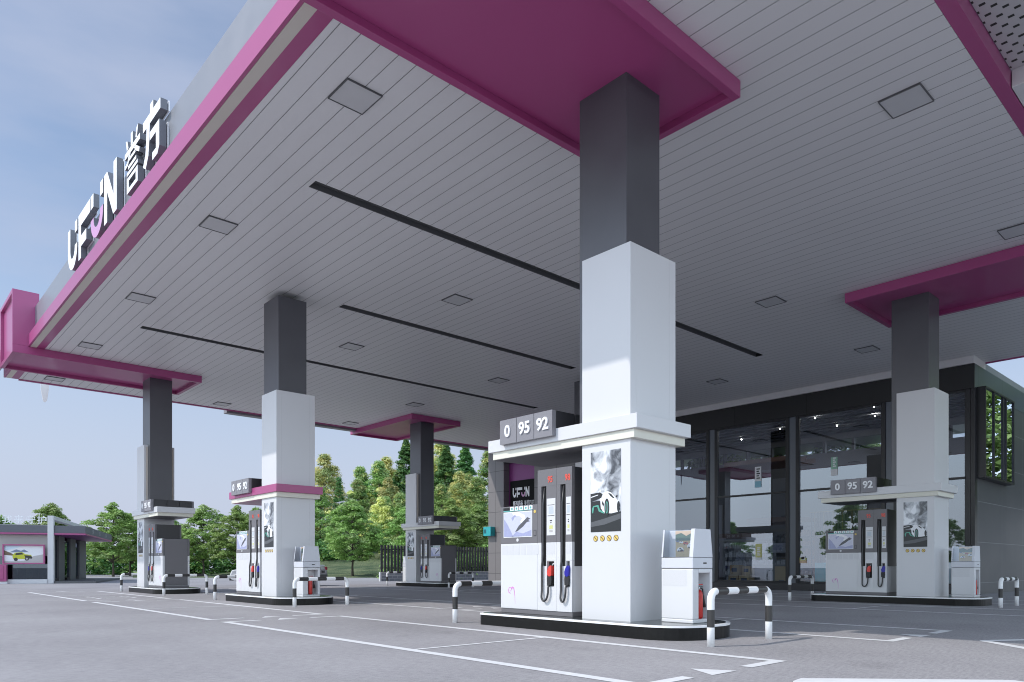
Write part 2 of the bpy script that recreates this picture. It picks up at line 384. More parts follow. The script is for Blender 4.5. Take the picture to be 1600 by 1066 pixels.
def side_fn(s, x):    # maps reading coordinates (u right, v up, w out) on the side s face at |x|
    return lambda u, v, w: (s*(x+w), s*u, v)     # for s=-1 reading runs towards -y ; for s=+1 towards +y
def make_column():
    t = thing('canopy_column', '', 'column')
    b = MB(.008); b.box(-.405, .405, -.462, .465, 3.1, 8.262, 'column'); b.build('steel_core', t)
    b = MB(.006)
    for z0, z1 in ((.2, 2.84), (3.17, 5.67)):
        b.box(-.542, -.41, -.645, .285, z0, z1, 'clad'); b.box(.41, .559, -.645, .285, z0, z1, 'clad'); b.box(-.409, .409, -.645, -.467 if z0 > 1 else .284, z0, z1, 'clad')
    b.box(-.5, -.42, .285, .288, 3.2, 5.6, 'tan'); b.box(.42, .5, .285, .288, 3.2, 5.6, 'tan')
    b.build('cladding', t)
    b = MB(.006); b.box(-.625, .705, -.825, 2.405, 2.966, 3.17, 'clad'); b.build('shelf', t)
    b = MB(.004); b.box(-.585, .665, -.745, 2.325, 2.84, 2.966, 'trim'); b.build('shelf_trim', t)
    b = MB(); b.box(-.57, .65, .3, 2.31, 2.832, 2.839, 'grey'); b.build('shelf_soffit', t)
    for s in (-1, 1):
        xx = .542 if s < 0 else .559
        f0 = side_fn(s, xx)
        cy = -.1835*s     # centre of the poster in reading coordinates
        W, Hh, zb = .581, 1.20, 1.514
        uc = -.1835*s
        P = lambda x, y: (uc-W/2+W*(x-125)/250, zb+Hh*(1-(y-110)/695))   # picture grid of the printed poster
        b = MB()
        def lay(pts, m, k): b.prism([P(*p) for p in pts], f0, .004+.0012*k, .003, m)
        lay([(125, 110), (375, 110), (375, 805), (125, 805)], 'clouds', 0)
        lay([(125, 655), (375, 640), (375, 805), (125, 805)], 'p_dark', 1)
        lay([(125, 720), (250, 690), (375, 655), (375, 700), (240, 745), (125, 760)], 'p_mid', 2)
        lay([(125, 540), (205, 535), (240, 640), (225, 655), (125, 660)], 'p_dark', 2)
        lay([(205, 500), (225, 478), (245, 462), (268, 460), (292, 470), (330, 515), (350, 548), (369, 598), (364, 640), (300, 652), (238, 645), (212, 600)], 'p_white', 3)
        lay([(125, 470), (205, 464), (228, 484), (216, 512), (125, 542)], 'p_dark', 4)
        lay([(128, 497), (190, 482), (190, 488), (128, 505)], 'p_white', 5)
        lay([(272, 473), (298, 486), (326, 524), (312, 522), (290, 502)], 'p_dark', 5)
        lay([(228, 540), (240, 570), (232, 590), (222, 560)], 'p_dark', 5)
        lay([(138, 600), (150, 578), (192, 572), (206, 615), (243, 640), (236, 648), (196, 628), (182, 585), (156, 588), (148, 640), (141, 640)], 'p_green', 6)
        lay([(335, 505), (348, 500), (346, 516), (337, 520)], 'p_dark', 5)
        b.prism([P(x, y) for x, y in ell(263, 598, 20, 76)], f0, .011, .004, 'p_dark'); b.prism([P(x, y) for x, y in ell(263, 598, 11, 52)], f0, .012, .004, 'p_green'); b.prism([P(x, y) for x, y in ell(263, 598, 7, 40)], f0, .013, .004, 'p_mid')
        b.prism([P(x, y) for x, y in ell(357, 598, 11, 46)], f0, .011, .004, 'p_dark')
        b.build('poster', t)
        for k in range(4):
            c = uc+(-.195+.131*k)
            b = MB(); b.prism(ell(c, 1.415, .046, .046), f0, .003, .0, 'stickdark'); b.prism(ell(c, 1.415, .038, .038), f0, .0045, .001, 'yellow')
            b.prism([(c-.034, 1.443), (c-.026, 1.449), (c+.034, 1.387), (c+.026, 1.381)], f0, .006, .001, 'stickdark')
            b.build('warning_sticker', t)
    return t
def make_sign():
    t = thing('fuel_grade_sign', '', 'fuel grade sign')
    b = MB(.005); b.box(-.60, .68, .80, 1.99, 3.172, 3.44, 'dark'); b.build('sign_core', t)
    for s in (-1, 1):
        x = .715 if s < 0 else .795
        for k, tx in enumerate(('0', '95', '92')):
            u0 = (-1.994+.415*k) if s < 0 else (.764+.415*k)
            b = MB(.004)
            f = side_fn(s, x)
            b.prism([(u0, 3.046), (u0+.402, 3.046), (u0+.402, 3.452), (u0, 3.452)], f, 0, -.085, 'signgrey')
            ff = lambda u, v, w, u0=u0: f(u+u0+.2, v+3.245, w+.012)
            o = b.build('sign_plate', t)
            b = MB(); put_text(b, tx, .27, ff, 'letter', .010, .006); b.build('digits', o)
    for e, y in ((-1, .80), (1, 1.99)):
        for k in range(3):
            b = MB(.004); x0 = -.628+.447*k
            b.box(x0, x0+.43, y, y+e*.04, 3.172, 3.452, 'dark'); b.build('end_plate', t)
    return t
def make_dispenser():
    t = thing('fuel_dispenser', '', 'fuel dispenser')
    XB = .475
    b = MB(.006)
    b.box(-XB+.012, XB-.012, .56, 2.245, .204, .28, 'grey'); b.build('plinth', t)
    b = MB(.008); b.box(-XB, XB, 1.332, 2.245, .28, 1.385, 'white'); b.box(-XB+.06, XB-.06, .562, 1.328, .28, 1.002, 'white')
    b.box(-XB+.06, XB-.06, 1.332, 2.243, 1.387, 2.021, 'dark')
    b.box(-XB+.06, XB-.06, .562, 1.328, 1.004, 2.57, 'dark'); b.build('cabinet', t)
    b = MB(.004)
    b.box(-XB+.07, XB-.07, 2.243, 2.249, .29, 2.01, 'grey'); b.box(-XB+.055, XB-.055, 1.334, 2.24, 2.021, 2.027, 'dark'); b.build('end_panel', t)
    for s in (-1, 1):
        f = side_fn(s, XB)
        def Q(b, y0, y1, z0, z1, w1, w0, m):   # y given as local y
            u0, u1 = sorted((s*y0, s*y1)); b.prism([(u0, z0), (u1, z0), (u1, z1), (u0, z1)], f, w1, w0, m)
        # head panel and screen
        b = MB(.004); Q(b, 1.332, 2.245, 1.387, 2.022, 0, -.06, 'grey'); hp = b.build('screen_panel', t)
        b = MB(.002); Q(b, 1.455, 2.165, 1.49, 1.925, .006, .0, 'p_white'); Q(b, 1.468, 2.152, 1.503, 1.912, .008, .002, 'p_lav')
        C = lambda u, v: ((s*1.81)+(u-.5)*.684, 1.503+v*.409)
        def pic(pts, m, k): b.prism([C(*p) for p in pts], f, .0085+.001*k, .007, m)
        pic([(0, 0), (.35, 0), (.25, .25), (.12, .55), (0, .75)], 'p_wave', 0); pic([(.3, 0), (1, 0), (1, .25), (.7, .12), (.45, .2)], 'p_wave', 0)
        pic([(.30, .98), (.55, 1), (.78, .85), (.80, .62), (.66, .5), (.60, .62), (.68, .74), (.55, .86), (.38, .85)], 'p_white', 1)
        pic([(.28, .78), (.40, .90), (.46, .86), (.38, .80), (.33, .66)], 'p_wave', 2)
        pic([(.42, .20), (.55, .44), (.86, .78), (.97, .70), (.88, .66), (.95, .60), (.84, .58), (.70, .40), (.50, .22)], 'p_board', 2)
        pic([(.52, .32), (.62, .45), (.82, .68), (.78, .60), (.62, .38)], 'p_mid', 3)
        b.build('screen', hp)
        b = MB(); Q(b, 1.455, 2.165, 1.936, 1.952, .006, .0, 'p_teal')
        for k in range(5):
            u = (s*1.81)+(-.14+.115*k) if True else 0
            b.prism([(u-.045, 1.945), (u+.045, 1.945), (u+.045, 2.012), (u-.045, 2.012)], f, .007, .0, 'p_white'); b.prism(ell(u, 1.978, .022, .020, 10), f, .0085, .0, 'p_teal')
        u = s*1.81-.27; b.prism([(u-.09, 1.956), (u+.06, 1.956), (u+.06, 2.0), (u-.09, 2.0)], f, .007, 0, 'black')
        b.build('icon_strip', hp)
        u = s*1.81+ .42
        b = MB(); b.prism(ell(u, 1.905, .026, .026, 16), f, .008, 0, 'yellow'); b.build('yellow_button', hp); b = MB(); b.prism(ell(s*1.81, 1.443, .028, .028, 16), f, .008, 0, 'white'); b.build('round_button', hp); b = MB()
        b.prism([(u-.03, 1.50), (u+.03, 1.50), (u+.03, 1.60), (u-.03, 1.60)], f, .003, 0, 'dark'); b.prism([(u-.022, 1.51), (u+.022, 1.51), (u+.022, 1.59), (u-.022, 1.59)], f, .005, 0, 'grey'); b.build('card_reader', hp)
        b = MB()
        for k in range(6): Q(b, 2.205-.155*k, 2.205-.155*k-.13, 1.195, 1.355, .002, -.002, 'vent')
        b.build('vent', t)
        # swirl emblem low on the door
        b = MB(); uc = s*1.95
        for path, w0, w1 in (([(-.045, .535), (-.085, .555), (-.098, .60), (-.07, .64), (-.03, .635), (-.015, .60), (-.04, .575), (-.06, .595)], .016, .004), ([(-.02, .61), (.005, .645), (.035, .635), (.055, .575), (.068, .48), (.075, .36)], .034, .002)):
            left, right = [], []
            for k, (x, z) in enumerate(path):
                a, c = path[max(0, k-1)], path[min(len(path)-1, k+1)]; dx, dz = c[0]-a[0], c[1]-a[1]; L_ = math.hypot(dx, dz)
                w_ = (w0+(w1-w0)*k/(len(path)-1))/2; left.append((uc+x-dz/L_*w_, z+dx/L_*w_)); right.append((uc+x+dz/L_*w_, z-dx/L_*w_))
            for k in range(len(path)-1): b.prism([left[k], left[k+1], right[k+1], right[k]], f, .002, 0, 'p_pink')
        b.build('emblem', t)
        # two masts with hose slot, white label panels, nozzle boot
        for k, (ym, yr) in enumerate(((1.328, .902), (.898, .562))):
            sa = ym-.085; sb = sa-.115
            yl = sb-.015; yR = yr+.018; nl = yl; nr = yr+.046
            b = MB(.003)
            Q(b, ym, yr, 2.302, 2.572, 0, -.06, 'grey')          # head
            Q(b, ym, sa, 1.386, 2.301, 0, -.06, 'grey'); Q(b, sb, yr, 1.386, 2.301, 0, -.06, 'grey')
            Q(b, ym, sa, 1.004, 1.385, 0, -.06, 'white'); Q(b, sb, yr, 1.09, 1.385, 0, -.06, 'white'); Q(b, ym, nl, .28, 1.003, 0, -.06, 'white'); Q(b, nl, nr, .28, .669, 0, -.06, 'white'); Q(b, nr, yr, .28, 1.089, 0, -.06, 'white'); Q(b, sb, nl, 1.004, 1.089, 0, -.06, 'white')
            mast = b.build('hose_mast', t)
            b = MB(); Q(b, sa, sb, 1.004, 2.301, -.05, -.058, 'black'); b.build('hose_slot', mast)
            b = MB(.002); Q(b, yl, yR, 1.50, 2.095, .004, 0, 'white'); lp = b.build('label_plate', mast)
            b = MB(); yc = (yl+yR)/2; hw = abs(yl-yR)/2*.8
            Q(b, yc-hw, yc+hw, 1.985, 1.993, .006, .003, 'dark'); Q(b, yc-hw, yc+hw, 1.812, 1.820, .006, .003, 'dark')
            Q(b, yc-hw*.7, yc+hw*.7, 1.845, 1.965, .005, .003, 'labelgrey'); Q(b, yc-hw*.3, yc+hw*.3, 1.73, 1.745, .006, .003, 'dark'); Q(b, yc-.01, yc+.012, 1.695, 1.715, .006, .003, 'dark')
            Q(b, yc-hw*.5, yc+hw*.5, 1.60, 1.66, .006, .003, 'p_yel'); Q(b, yc-hw*.5, yc+hw*.5, 1.55, 1.585, .005, .003, 'gap'); b.build('label_print', lp)
            b = MB(); Q(b, yl, yR+.01, 1.195, 1.375, .002, 0, 'vent'); b.build('vent', mast)
            b = MB(); put_text(b, ('95', '98')[k if s < 0 else 1-k], .14, lambda x, y, z: f(x+s*(yc+.02), y+2.40, z+.003), 'rednum', .002, .003, .82); b.build('grade_number', mast)
            # nozzle boot
            b = MB(.003)
            Q(b, nl, nr, .678, 1.08, -.052, -.058, 'black')
            for a0, a1, z0, z1 in ((nl, nr, 1.08, 1.088), (nl, nr, .67, .678)): Q(b, a0, a1, z0, z1, .001, -.06, 'gap')
            b.build('nozzle_boot', mast)
            cm = ('red', 'blue')[k]; nc = (nl+nr)/2
            b = MB(.008)
            fz = lambda u, v, w: f(u, v, w)
            uc = s*nc
            flip = 1
            body = [(-.045, .86), (-.05, .91), (-.03, .96), (-.005, 1.0), (.03, 1.015), (.05, .99), (.045, .90), (.04, .85), (0, .835)]
            b.prism([(uc+x*flip, z) for x, z in body], f, .035, -.03, cm)
            b.build('nozzle', mast)
            b = MB(.006); grip = [(-.05, .70), (-.055, .80), (-.045, .858), (0, .833), (.04, .848), (.045, .78), (.035, .70)]
            b.prism([(uc+x, z) for x, z in grip], f, .03, -.035, 'rubber'); b.build('nozzle_grip', mast); b = MB(); b.tube([f(uc+.03, 1.0, 0), f(uc+.05, 1.045, -.02), f(uc+.05, 1.06, -.045)], .012, 'rim', 8); b.build('spout', mast)
            # hose : down the slot, loop, back up to the grip
            ys = s*(sa+sb)/2; path = [f(ys, 2.28, -.025)]
            for z in (2.0, 1.6, 1.2, 1.0, .8, .62): path.append(f(ys-.015 if s < 0 else ys+.015, z, .0 if z > 1.1 else .03))
            a = uc-.01; x0 = path[-1]
            u0 = (ys-.015 if s < 0 else ys+.015); rad = abs(a-u0)/2
            for i in range(1, 10):
                th = math.pi*i/9; path.append(f((u0+a)/2-(a-u0)/2*math.cos(th), .56-.17*math.sin(th)**.8+.10*(i/9), .045))
            path.append(f(a, .70, .02))
            b = MB(); b.tube(path, .017, 'hose', 10); b.build('hose', mast)
    return t
def make_cabinet():
    t = thing('service_cabinet', '', 'service cabinet')
    x0, x1, y0, y1 = -.195, .297, -1.46, -.931
    b = MB(.012)
    b.box(x0, x1, y0, y1, .204, .258, 'white'); b.box(x0, -.05, y0, y1, .258, .965, 'white'); b.box(.24, x1, y0, y1, .258, .965, 'white')
    b.box(-.05, .24, y0+.22, y1, .258, .905, 'white'); b.box(-.05, .24, y0, y1, .905, .965, 'white'); b.build('lower_case', t)
    b = MB(.008); b.box(x0, x1, y0, y1, .972, 1.122, 'steelwhite'); b.build('drawer', t)
    b = MB(); b.box(x0+.01, x1-.01, y0+.01, y1-.01, .964, .973, 'dark'); b.box(x0+.01, x1-.01, y0+.01, y1-.01, 1.121, 1.129, 'dark'); b.box(.06, .14, y0-.003, y0+.01, 1.035, 1.055, 'black'); b.build('seam', t)
    b = MB(.006)
    ch = [(x0, 1.128), (x1, 1.128), (x1-.055, 1.525), (x0+.05, 1.525)]
    b.prism(ch, lambda u, v, w: (u, w, v), y0, y0+.06, 'steelwhite'); b.prism(ch, lambda u, v, w: (u, w, v), y1-.025, y1, 'steelwhite')
    b.prism([(-.04, 1.128), (x1-.01, 1.128), (x1-.06, 1.51), (-.04, 1.51)], lambda u, v, w: (u, w, v), y0+.06, y1-.025, 'steelwhite'); b.build('upper_case', t)
    b = MB(); b.box(x0+.02, x0+.026, -1.35, -.96, .722, .968, 'gap'); b.box(x0-.002, x0, -1.352, -.96, .722, .955, 'vent'); b.build('front_label', t)
    b = MB(); xs = -.045
    U = lambda u, v, w: (xs-w, -1.07-.33*u, 1.135+.37*v)
    b.prism([(0, 0), (1, 0), (1, 1), (0, 1)], U, 0, -.03, 'p_field'); b.prism([(0, .62), (1, .62), (1, 1), (0, 1)], U, .002, 0, 'p_hill'); b.prism([(0, .86), (.3, .92), (.55, .8), (.8, .9), (1, .95), (1, 1), (0, 1)], U, .004, 0, 'p_sunset')
    for cx, cy, s_, m in ((.25, .28, .17, 'p_white'), (.32, .24, .09, 'p_car_red'), (.80, .42, .2, 'p_white'), (.52, .52, .12, 'p_car_red'), (.30, .56, .09, 'p_white'), (.12, .60, .08, 'p_mount')):
        b.prism([(cx-s_, cy-s_*.3), (cx+s_, cy-s_*.4), (cx+s_, cy+s_*.1), (cx+s_*.5, cy+s_*.5), (cx-s_*.4, cy+s_*.5), (cx-s_, cy+s_*.1)], U, .006, 0, m)
        b.prism([(cx-s_*.7, cy-s_*.42), (cx-s_*.3, cy-s_*.5), (cx-s_*.3, cy-s_*.2), (cx-s_*.7, cy-s_*.15)], U, .008, 0, 'p_dark'); b.prism([(cx-s_*.3, cy+s_*.15), (cx+s_*.4, cy+s_*.1), (cx+s_*.3, cy+s_*.4), (cx-s_*.2, cy+s_*.4)], U, .008, 0, 'p_dark')
    b.build('advert', t)
    b = MB(); b.add([(x0+.002, y0+.06, 1.13), (x0+.002, y1-.025, 1.13), (x0+.05, y1-.025, 1.515), (x0+.05, y0+.06, 1.515)], [(0, 1, 2, 3)], 'clear'); b.build('clear_cover', t)
    return t
def make_extinguisher():
    t = thing('fire_extinguisher', '', 'fire extinguisher')
    cx, cy = .045, -1.40
    b = MB(); z = [.262, .27, .30, .60, .64, .67]; r = [.035, .05, .055, .055, .045, .02]
    b.tube([(cx, cy, a) for a in z], r, 'extred', 16); b.build('cylinder', t)
    b = MB(.003); b.tube([(cx, cy, .67), (cx, cy, .71)], .018, 'rim', 10); b.box(cx-.03, cx+.09, cy-.012, cy+.012, .70, .715, 'black'); b.box(cx-.03, cx+.08, cy-.012, cy+.012, .735, .75, 'extred'); b.build('handle', t)
    b = MB(); b.tube([(cx+.02, cy, .695), (cx+.07, cy-.01, .68), (cx+.085, cy-.01, .6), (cx+.095, cy-.01, .52), (cx+.10, cy-.01, .42)], [.01, .01, .012, .02, .034], 'rubber', 10); b.build('hose_horn', t)
    return t
def make_barrier():
    t = thing('hoop_barrier', '', 'hoop barrier')
    pts = []; ms = []; r = .11; h = .685; w = .72
    def seg(p, m): pts.append(p); ms.append(m)
    W_, B_ = 'barrier_white', 'barrier_black'
    path = [((-w, 0, 0), W_), ((-w, 0, .24), B_), ((-w, 0, .46), W_)]
    path.append(((-w, 0, h-r), W_))
    for i in range(1, 8): a = R(90*i/8); path.append(((-w+r-r*math.cos(a), 0, h-r+r*math.sin(a)), W_))
    n = 5; L = 2*w-2*r
    for i in range(n): path.append(((-w+r+L*i/n, 0, h), B_ if i % 2 == 0 else W_))
    path.append(((w-r, 0, h), W_))
    for i in range(1, 9): a = R(90*i/8); path.append(((w-r+r*math.sin(a), 0, h-r+r*math.cos(a)), W_))
    path += [((w, 0, .46), B_), ((w, 0, .24), W_), ((w, 0, 0), W_)]
    b = MB(); b.tube([p for p, m in path], .047, W_, 18, [m for p, m in path]); b.build('hoop', t)
    return t

col0 = make_column(); sign0 = make_sign(); disp0 = make_dispenser(); cab0 = make_cabinet(); ext0 = make_extinguisher(); bar0 = make_barrier()
PI = math.pi
isl = [  # name words, x, y, rotation, kerb(y0,y1,rl,rh)
    ('nearest island', X1, YI[0], 0), ('island with the magenta shelf', X1, YI[1], 0), ('far left island', X1, YI[2], PI),
    ('island beside the shop corner', X2, YI[0], 0), ('island in front of the slatted fence', X2, YI[2], PI), ('hidden middle island', X2, YI[1], 0)]
kl = ['glossy black kerbed island with white rim, nearest to the camera', 'black kerbed island under the magenta shelf and pump', 'small black kerbed island at the far left of the forecourt',
      'black kerbed island in shade beside the shop corner', 'black kerbed island in shade in front of the slatted fence', 'black kerbed island hidden behind the nearest pump']
kd = [(-1.72, 2.45, .7, .12), (-1.70, 2.22, .7, .10), (-3.0, 1.0, .75, .25), (-1.72, 2.6, .6, .25), (-2.6, 1.3, .5, .25), (-1.72, 2.45, .7, .12)]
cl = ['dark steel column with white cladding rising from the nearest island', 'column with white cladding and a magenta shelf, left of the nearest one', 'far left column, dark steel face turned to the camera above its white shelf',
      'shaded column with white cladding in front of the shop corner', 'dark column in front of the trees and slatted fence', 'dark column partly hidden behind the nearest white column']
for i, (w_, x, y, rz) in enumerate(isl):
    kerb_island(kl[i], (x, y, 0), *kd[i])
    if i == 0: c = col0; c.location = (x, y, 0); tag(c, cl[0], None, 'canopy columns')
    else: c = dup(col0, cl[i], (x, y, 0), rz, 'canopy columns')
    if i == 1:
        for ch in [o for o in list(COL.objects) if o.parent == c]:
            if ch.name.startswith('shelf') and not ch.name.startswith('shelf_trim'):
                ch.data = ch.data.copy(); ch.data.materials[0] = M['pink']; tag(ch, 'magenta shelf slab')
sl = ['grey 0 95 92 plates on the white shelf nearest to the camera', 'grey 0 95 92 plates on the magenta shelf', 'narrow looking 0 95 92 plates on the far left white shelf', 'grey 0 95 92 plates on the shelf beside the shop corner', 'dark 0 95 92 plates on the shelf before the slatted fence']
dl = ['white and grey twin hose dispenser on the nearest island', 'white dispenser seen edge on under the magenta shelf', 'far left dispenser with its dark side panel facing the camera', 'shaded white dispenser in front of the shop glass', 'dark sided dispenser in front of the slatted fence']
for i, (w_, x, y, rz) in enumerate(isl[:5]):
    for src, lb, gp in ((sign0, sl, 'fuel grade signs on the shelves'), (disp0, dl, 'fuel dispensers')):
        if i == 0: src.location = (x, y, 0); tag(src, lb[0], None, gp)
        else: dup(src, lb[i], (x, y, 0), rz, gp)
for k, (i, lb, le) in enumerate(((0, 'white service cabinet with car advert on the nearest island', 'red fire extinguisher in the cabinet on the nearest island'), (1, 'white service cabinet on the island with the magenta shelf', 'red fire extinguisher in the cabinet beside the magenta shelf column'),
             (3, 'white service cabinet on the island beside the shop corner', 'fire extinguisher in the cabinet beside the shop corner'), (4, 'white service cabinet behind the column near the fence', None))):
    w_, x, y, rz = isl[i]
    if i == 4: y -= .15
    if k == 0: cab0.location = (x, y, 0); tag(cab0, lb, None, 'service cabinets'); ext0.location = (x, y, 0); tag(ext0, le, None, 'fire extinguishers')
    else:
        dup(cab0, lb, (x, y, 0), rz, 'service cabinets')
        if le: dup(ext0, le, (x, y, 0), rz, 'fire extinguishers')
bl = [(8.60, 4.99, 'black and white hoop barrier in front of the nearest service cabinet'), (8.60, 10.17, 'black and white hoop barrier left of the nearest dispenser'),
      (8.66, 16.63, 'black and white hoop barrier in front of the cabinet by the magenta shelf'), (8.64, 21.85, 'hoop barrier left of the dispenser under the magenta shelf'),
      (8.55, 26.36, 'hoop barrier in front of the far left dispenser'), (8.55, 31.7, 'hoop barrier behind the far left column'),
      (21.1, 4.95, 'hoop barrier right of the shaded cabinet near the shop corner'), (21.0, 10.2, 'hoop barrier left of the shaded dispenser before the shop glass'),
      (21.2, 26.9, 'hoop barrier right of the dispenser before the slatted fence'), (21.2, 32.2, 'hoop barrier left of the column before the slatted fence')]
for k, (x, y, lb) in enumerate(bl):
    if k == 0: bar0.location = (x, y, 0); tag(bar0, lb, None, 'black and white hoop barriers')
    else: dup(bar0, lb, (x, y, 0), 0, 'black and white hoop barriers')

# ------------------------------------------------------------------ canopy
can = thing('canopy', 'huge forecourt canopy with planked grey ceiling and magenta edge', 'canopy')
CX0, CX1, CY0, CY1 = 4.78, 30.37, 3.28, 34.2
b = MB(); slots = [(6.54, 23.57, 12.8, 13.1), (10.21, 19.9, 18.31, 18.61), (6.54, 23.57, 24.1, 24.4)]
y = CY0
for x0, x1, a, c in slots:
    b.box(CX0, CX1, y, a, 8.4, 8.62, 'ceil'); b.box(CX0, x0, a, c, 8.4, 8.62, 'ceil'); b.box(x1, CX1, a, c, 8.4, 8.62, 'ceil'); y = c
b.box(CX0, CX1, y, CY1, 8.4, 8.62, 'ceil'); b.build('ceiling', can)
for x0, x1, a, c in slots:
    b = MB(); b.box(x0-.01, x1+.01, a-.01, c+.01, 8.621, 8.65, 'black'); b.box(x0, x1, a, a+.012, 8.404, 8.62, 'slotgrey'); b.box(x0, x1, c-.012, c, 8.404, 8.62, 'slotgrey'); b.box(x0, x0+.012, a+.012, c-.012, 8.404, 8.62, 'black'); b.box(x1-.012, x1, a+.012, c-.012, 8.404, 8.62, 'black'); b.box(x0+.001, x1-.001, a+.013, a+.07, 8.52, 8.53, 'slotgrey'); b.box(x0+.001, x1-.001, c-.07, c-.013, 8.52, 8.53, 'slotgrey')
    b.box(x0+.001, x1-.001, (a+c)/2-.04, (a+c)/2+.04, 8.55, 8.61, 'slotgrey'); b.build('ceiling_slot', can)
b = MB(); b.box(4.56, CX1-.01, CY0+.01, CY1+.1, 8.66, 9.70, 'parapet'); b.build('roof_body', can)
b = MB(.008); b.box(4.50, 4.56, 3.1, 34.35, 8.78, 9.78, 'parapet'); b.build('parapet', can)
b = MB(.006)
b.box(4.30, 4.36, 3.09, 34.35, 8.4, 8.79, 'pink'); b.box(4.361, 4.779, 3.09, 34.35, 8.41, 8.60, 'pink'); b.box(4.545, 4.779, 3.281, 34.199, 8.4, 8.409, 'pink'); b.box(4.361, 4.499, 3.1, 34.34, 8.72, 8.785, 'pink'); b.build('left_fascia', can)
b = MB(); b.box(4.362, 4.544, 3.3, 34.3, 8.398, 8.409, 'tan'); b.build('light_strip', can)
b = MB(.006); b.box(4.78, CX1+.1, 3.08, 3.279, 8.4, 8.70, 'pink'); b.build('right_fascia', can)
b = MB(.006); b.box(4.78, CX1+.1, 34.201, 34.35, 8.36, 8.82, 'pink'); b.build('rear_fascia', can)
b = MB(.006); b.box(CX1+.001, CX1+.1, 3.281, 34.199, 8.36, 8.8, 'pink'); b.build('end_fascia', can)
def portal_x(y0, y1, x1=9.98):
    """magenta band: soffit tray under the ceiling that turns up over the left fascia"""
    b = MB(.008); r = .13; zb, zc, zt_ = 8.14, 8.399, 10.24; x0 = 3.86
    b.box(x0, x1, y0, y0+r, zb, zc, 'pink'); b.box(x0, x1, y1-r, y1, zb, zc, 'pink'); b.box(x1-r, x1, y0+r, y1-r, zb, zc, 'pink'); b.box(x0, x0+r, y0+r, y1-r, zb, zb+r, 'pink')
    b.box(x0+.1, x1-r, y0+r, y1-r, 8.255, zc, 'pink')
    b.box(x0, 4.62, y0, y0+r, zc, zt_, 'pink'); b.box(x0, 4.62, y1-r, y1, zc, zt_, 'pink'); b.box(x0+.1, 4.6, y0+r, y1-r, zc, zt_-.02, 'pink'); b.box(x0, 4.62, y0+r, y1-r, zt_-r, zt_, 'pink')
    return b.build('portal_band', can)
portal_x(5.80, 8.54); portal_x(28.92, 31.67)
def portal_y(x0, x1, ya, yb):
    b = MB(.008); r = .13; zb, zc, zt_ = 8.14, 8.399, 10.24; lo, hi = min(ya, yb), max(ya, yb); s = 1 if yb > ya else -1
    b.box(x0, x0+r, lo, hi, zb, zc, 'pink'); b.box(x1-r, x1, lo, hi, zb, zc, 'pink'); b.box(x0+r, x1-r, ya, ya+s*r, zb, zc, 'pink'); b.box(x0+r, x1-r, ya+s*r, yb-s*.1, 8.255, zc, 'pink')
    b.box(x0, x0+r, yb-s*.55, yb, zc, zt_, 'pink'); b.box(x1-r, x1, yb-s*.55, yb, zc, zt_, 'pink'); b.box(x0+r, x1-r, yb-s*.5, yb-s*.1, zc, zt_-.02, 'pink'); b.box(x0+r, x1-r, yb-s*.55, yb, zt_-r, zt_, 'pink'); b.box(x0+r, x1-r, yb-s*.1, yb, zb, zb+r, 'pink')
    return b.build('portal_band', can)
portal_y(19.86, 22.92, 8.43, 2.62); portal_y(19.9, 22.9, 29.1, 34.95)
b = MB(); b.box(3.2, 13.2, -3, 3.07, 8.66, 8.9, 'perf'); b.build('perforated_soffit', can)
b = MB(.01); b.box(13.23, 27.5, -3, 3.07, 8.40, 8.9, 'soffit'); b.build('side_soffit', can)
b = MB(.01); b.box(13, 30, 34.36, 34.75, 8.27, 8.5, 'signgrey'); b.build('rear_soffit', can)
b = MB(); b.box(1.5, 4.2, 31.9, 36.0, 8.66, 8.86, 'perf'); b.build('perforated_wing', can)

fin = thing('hanging_fin', 'slender pale tapered fin hanging below the rear left edge of the canopy', 'fin', (5.95, 36.0, 0))
b = MB(.01); b.prism([(-.19, 9.2), (.19, 9.2), (.17, 8.5), (.10, 8.05), (.04, 7.97), (-.03, 7.97), (-.08, 8.05), (-.17, 8.5)], lambda u, v, w: (u*.74, w-u*.67, v), 0, .05, 'clad'); b.build('blade', fin)
b = MB(); b.box(-.03, .03, -1.7, 0, 9.0, 9.06, 'signgrey'); b.build('bracket', fin)
def make_light():
    t = thing('ceiling_light', '', 'ceiling light'); h = .31; w = .014
    b = MB(.002)
    b.box(-h, h, -h, -h+w, -.03, -.001, 'lightframe'); b.box(-h, h, h-w, h, -.03, -.001, 'lightframe'); b.box(-h, -h+w, -h+w, h-w, -.03, -.001, 'lightframe'); b.box(h-w, h, -h+w, h-w, -.03, -.001, 'lightframe'); b.build('frame', t)
    b = MB(); b.box(-h+w, h-w, -h+w, h-w, -.02, -.002, 'lightpanel'); b.build('diffuser', t)
    return t
LX = [5.82, 12.35, 18.92, 25.5]; LY = [4.28, 10.07, 15.85, 21.6, 27.4, 33.2]
l0 = make_light(); first = True
rown = ['nearest row', 'second row', 'third row', 'fourth row', 'fifth row', 'rear edge row']
cown = ['beside the left fascia', 'in second line from left fascia', 'in third line from left fascia', 'closest to the shop']
skip = {(0, 0), (0, 1)}
for i, x in enumerate(LX):
    for j, y in enumerate(LY):
        if (i, j) in ((0, 0), (3, 0)) or (i == 3 and j >= 3): continue
        lb = 'square ceiling light %s, %s' % (cown[i], rown[j])
        if first: l0.location = (x, y, 8.4); tag(l0, lb, None, 'square lights in the canopy ceiling'); first = False
        else: dup(l0, lb, (x, y, 8.4), 0, 'square lights in the canopy ceiling')

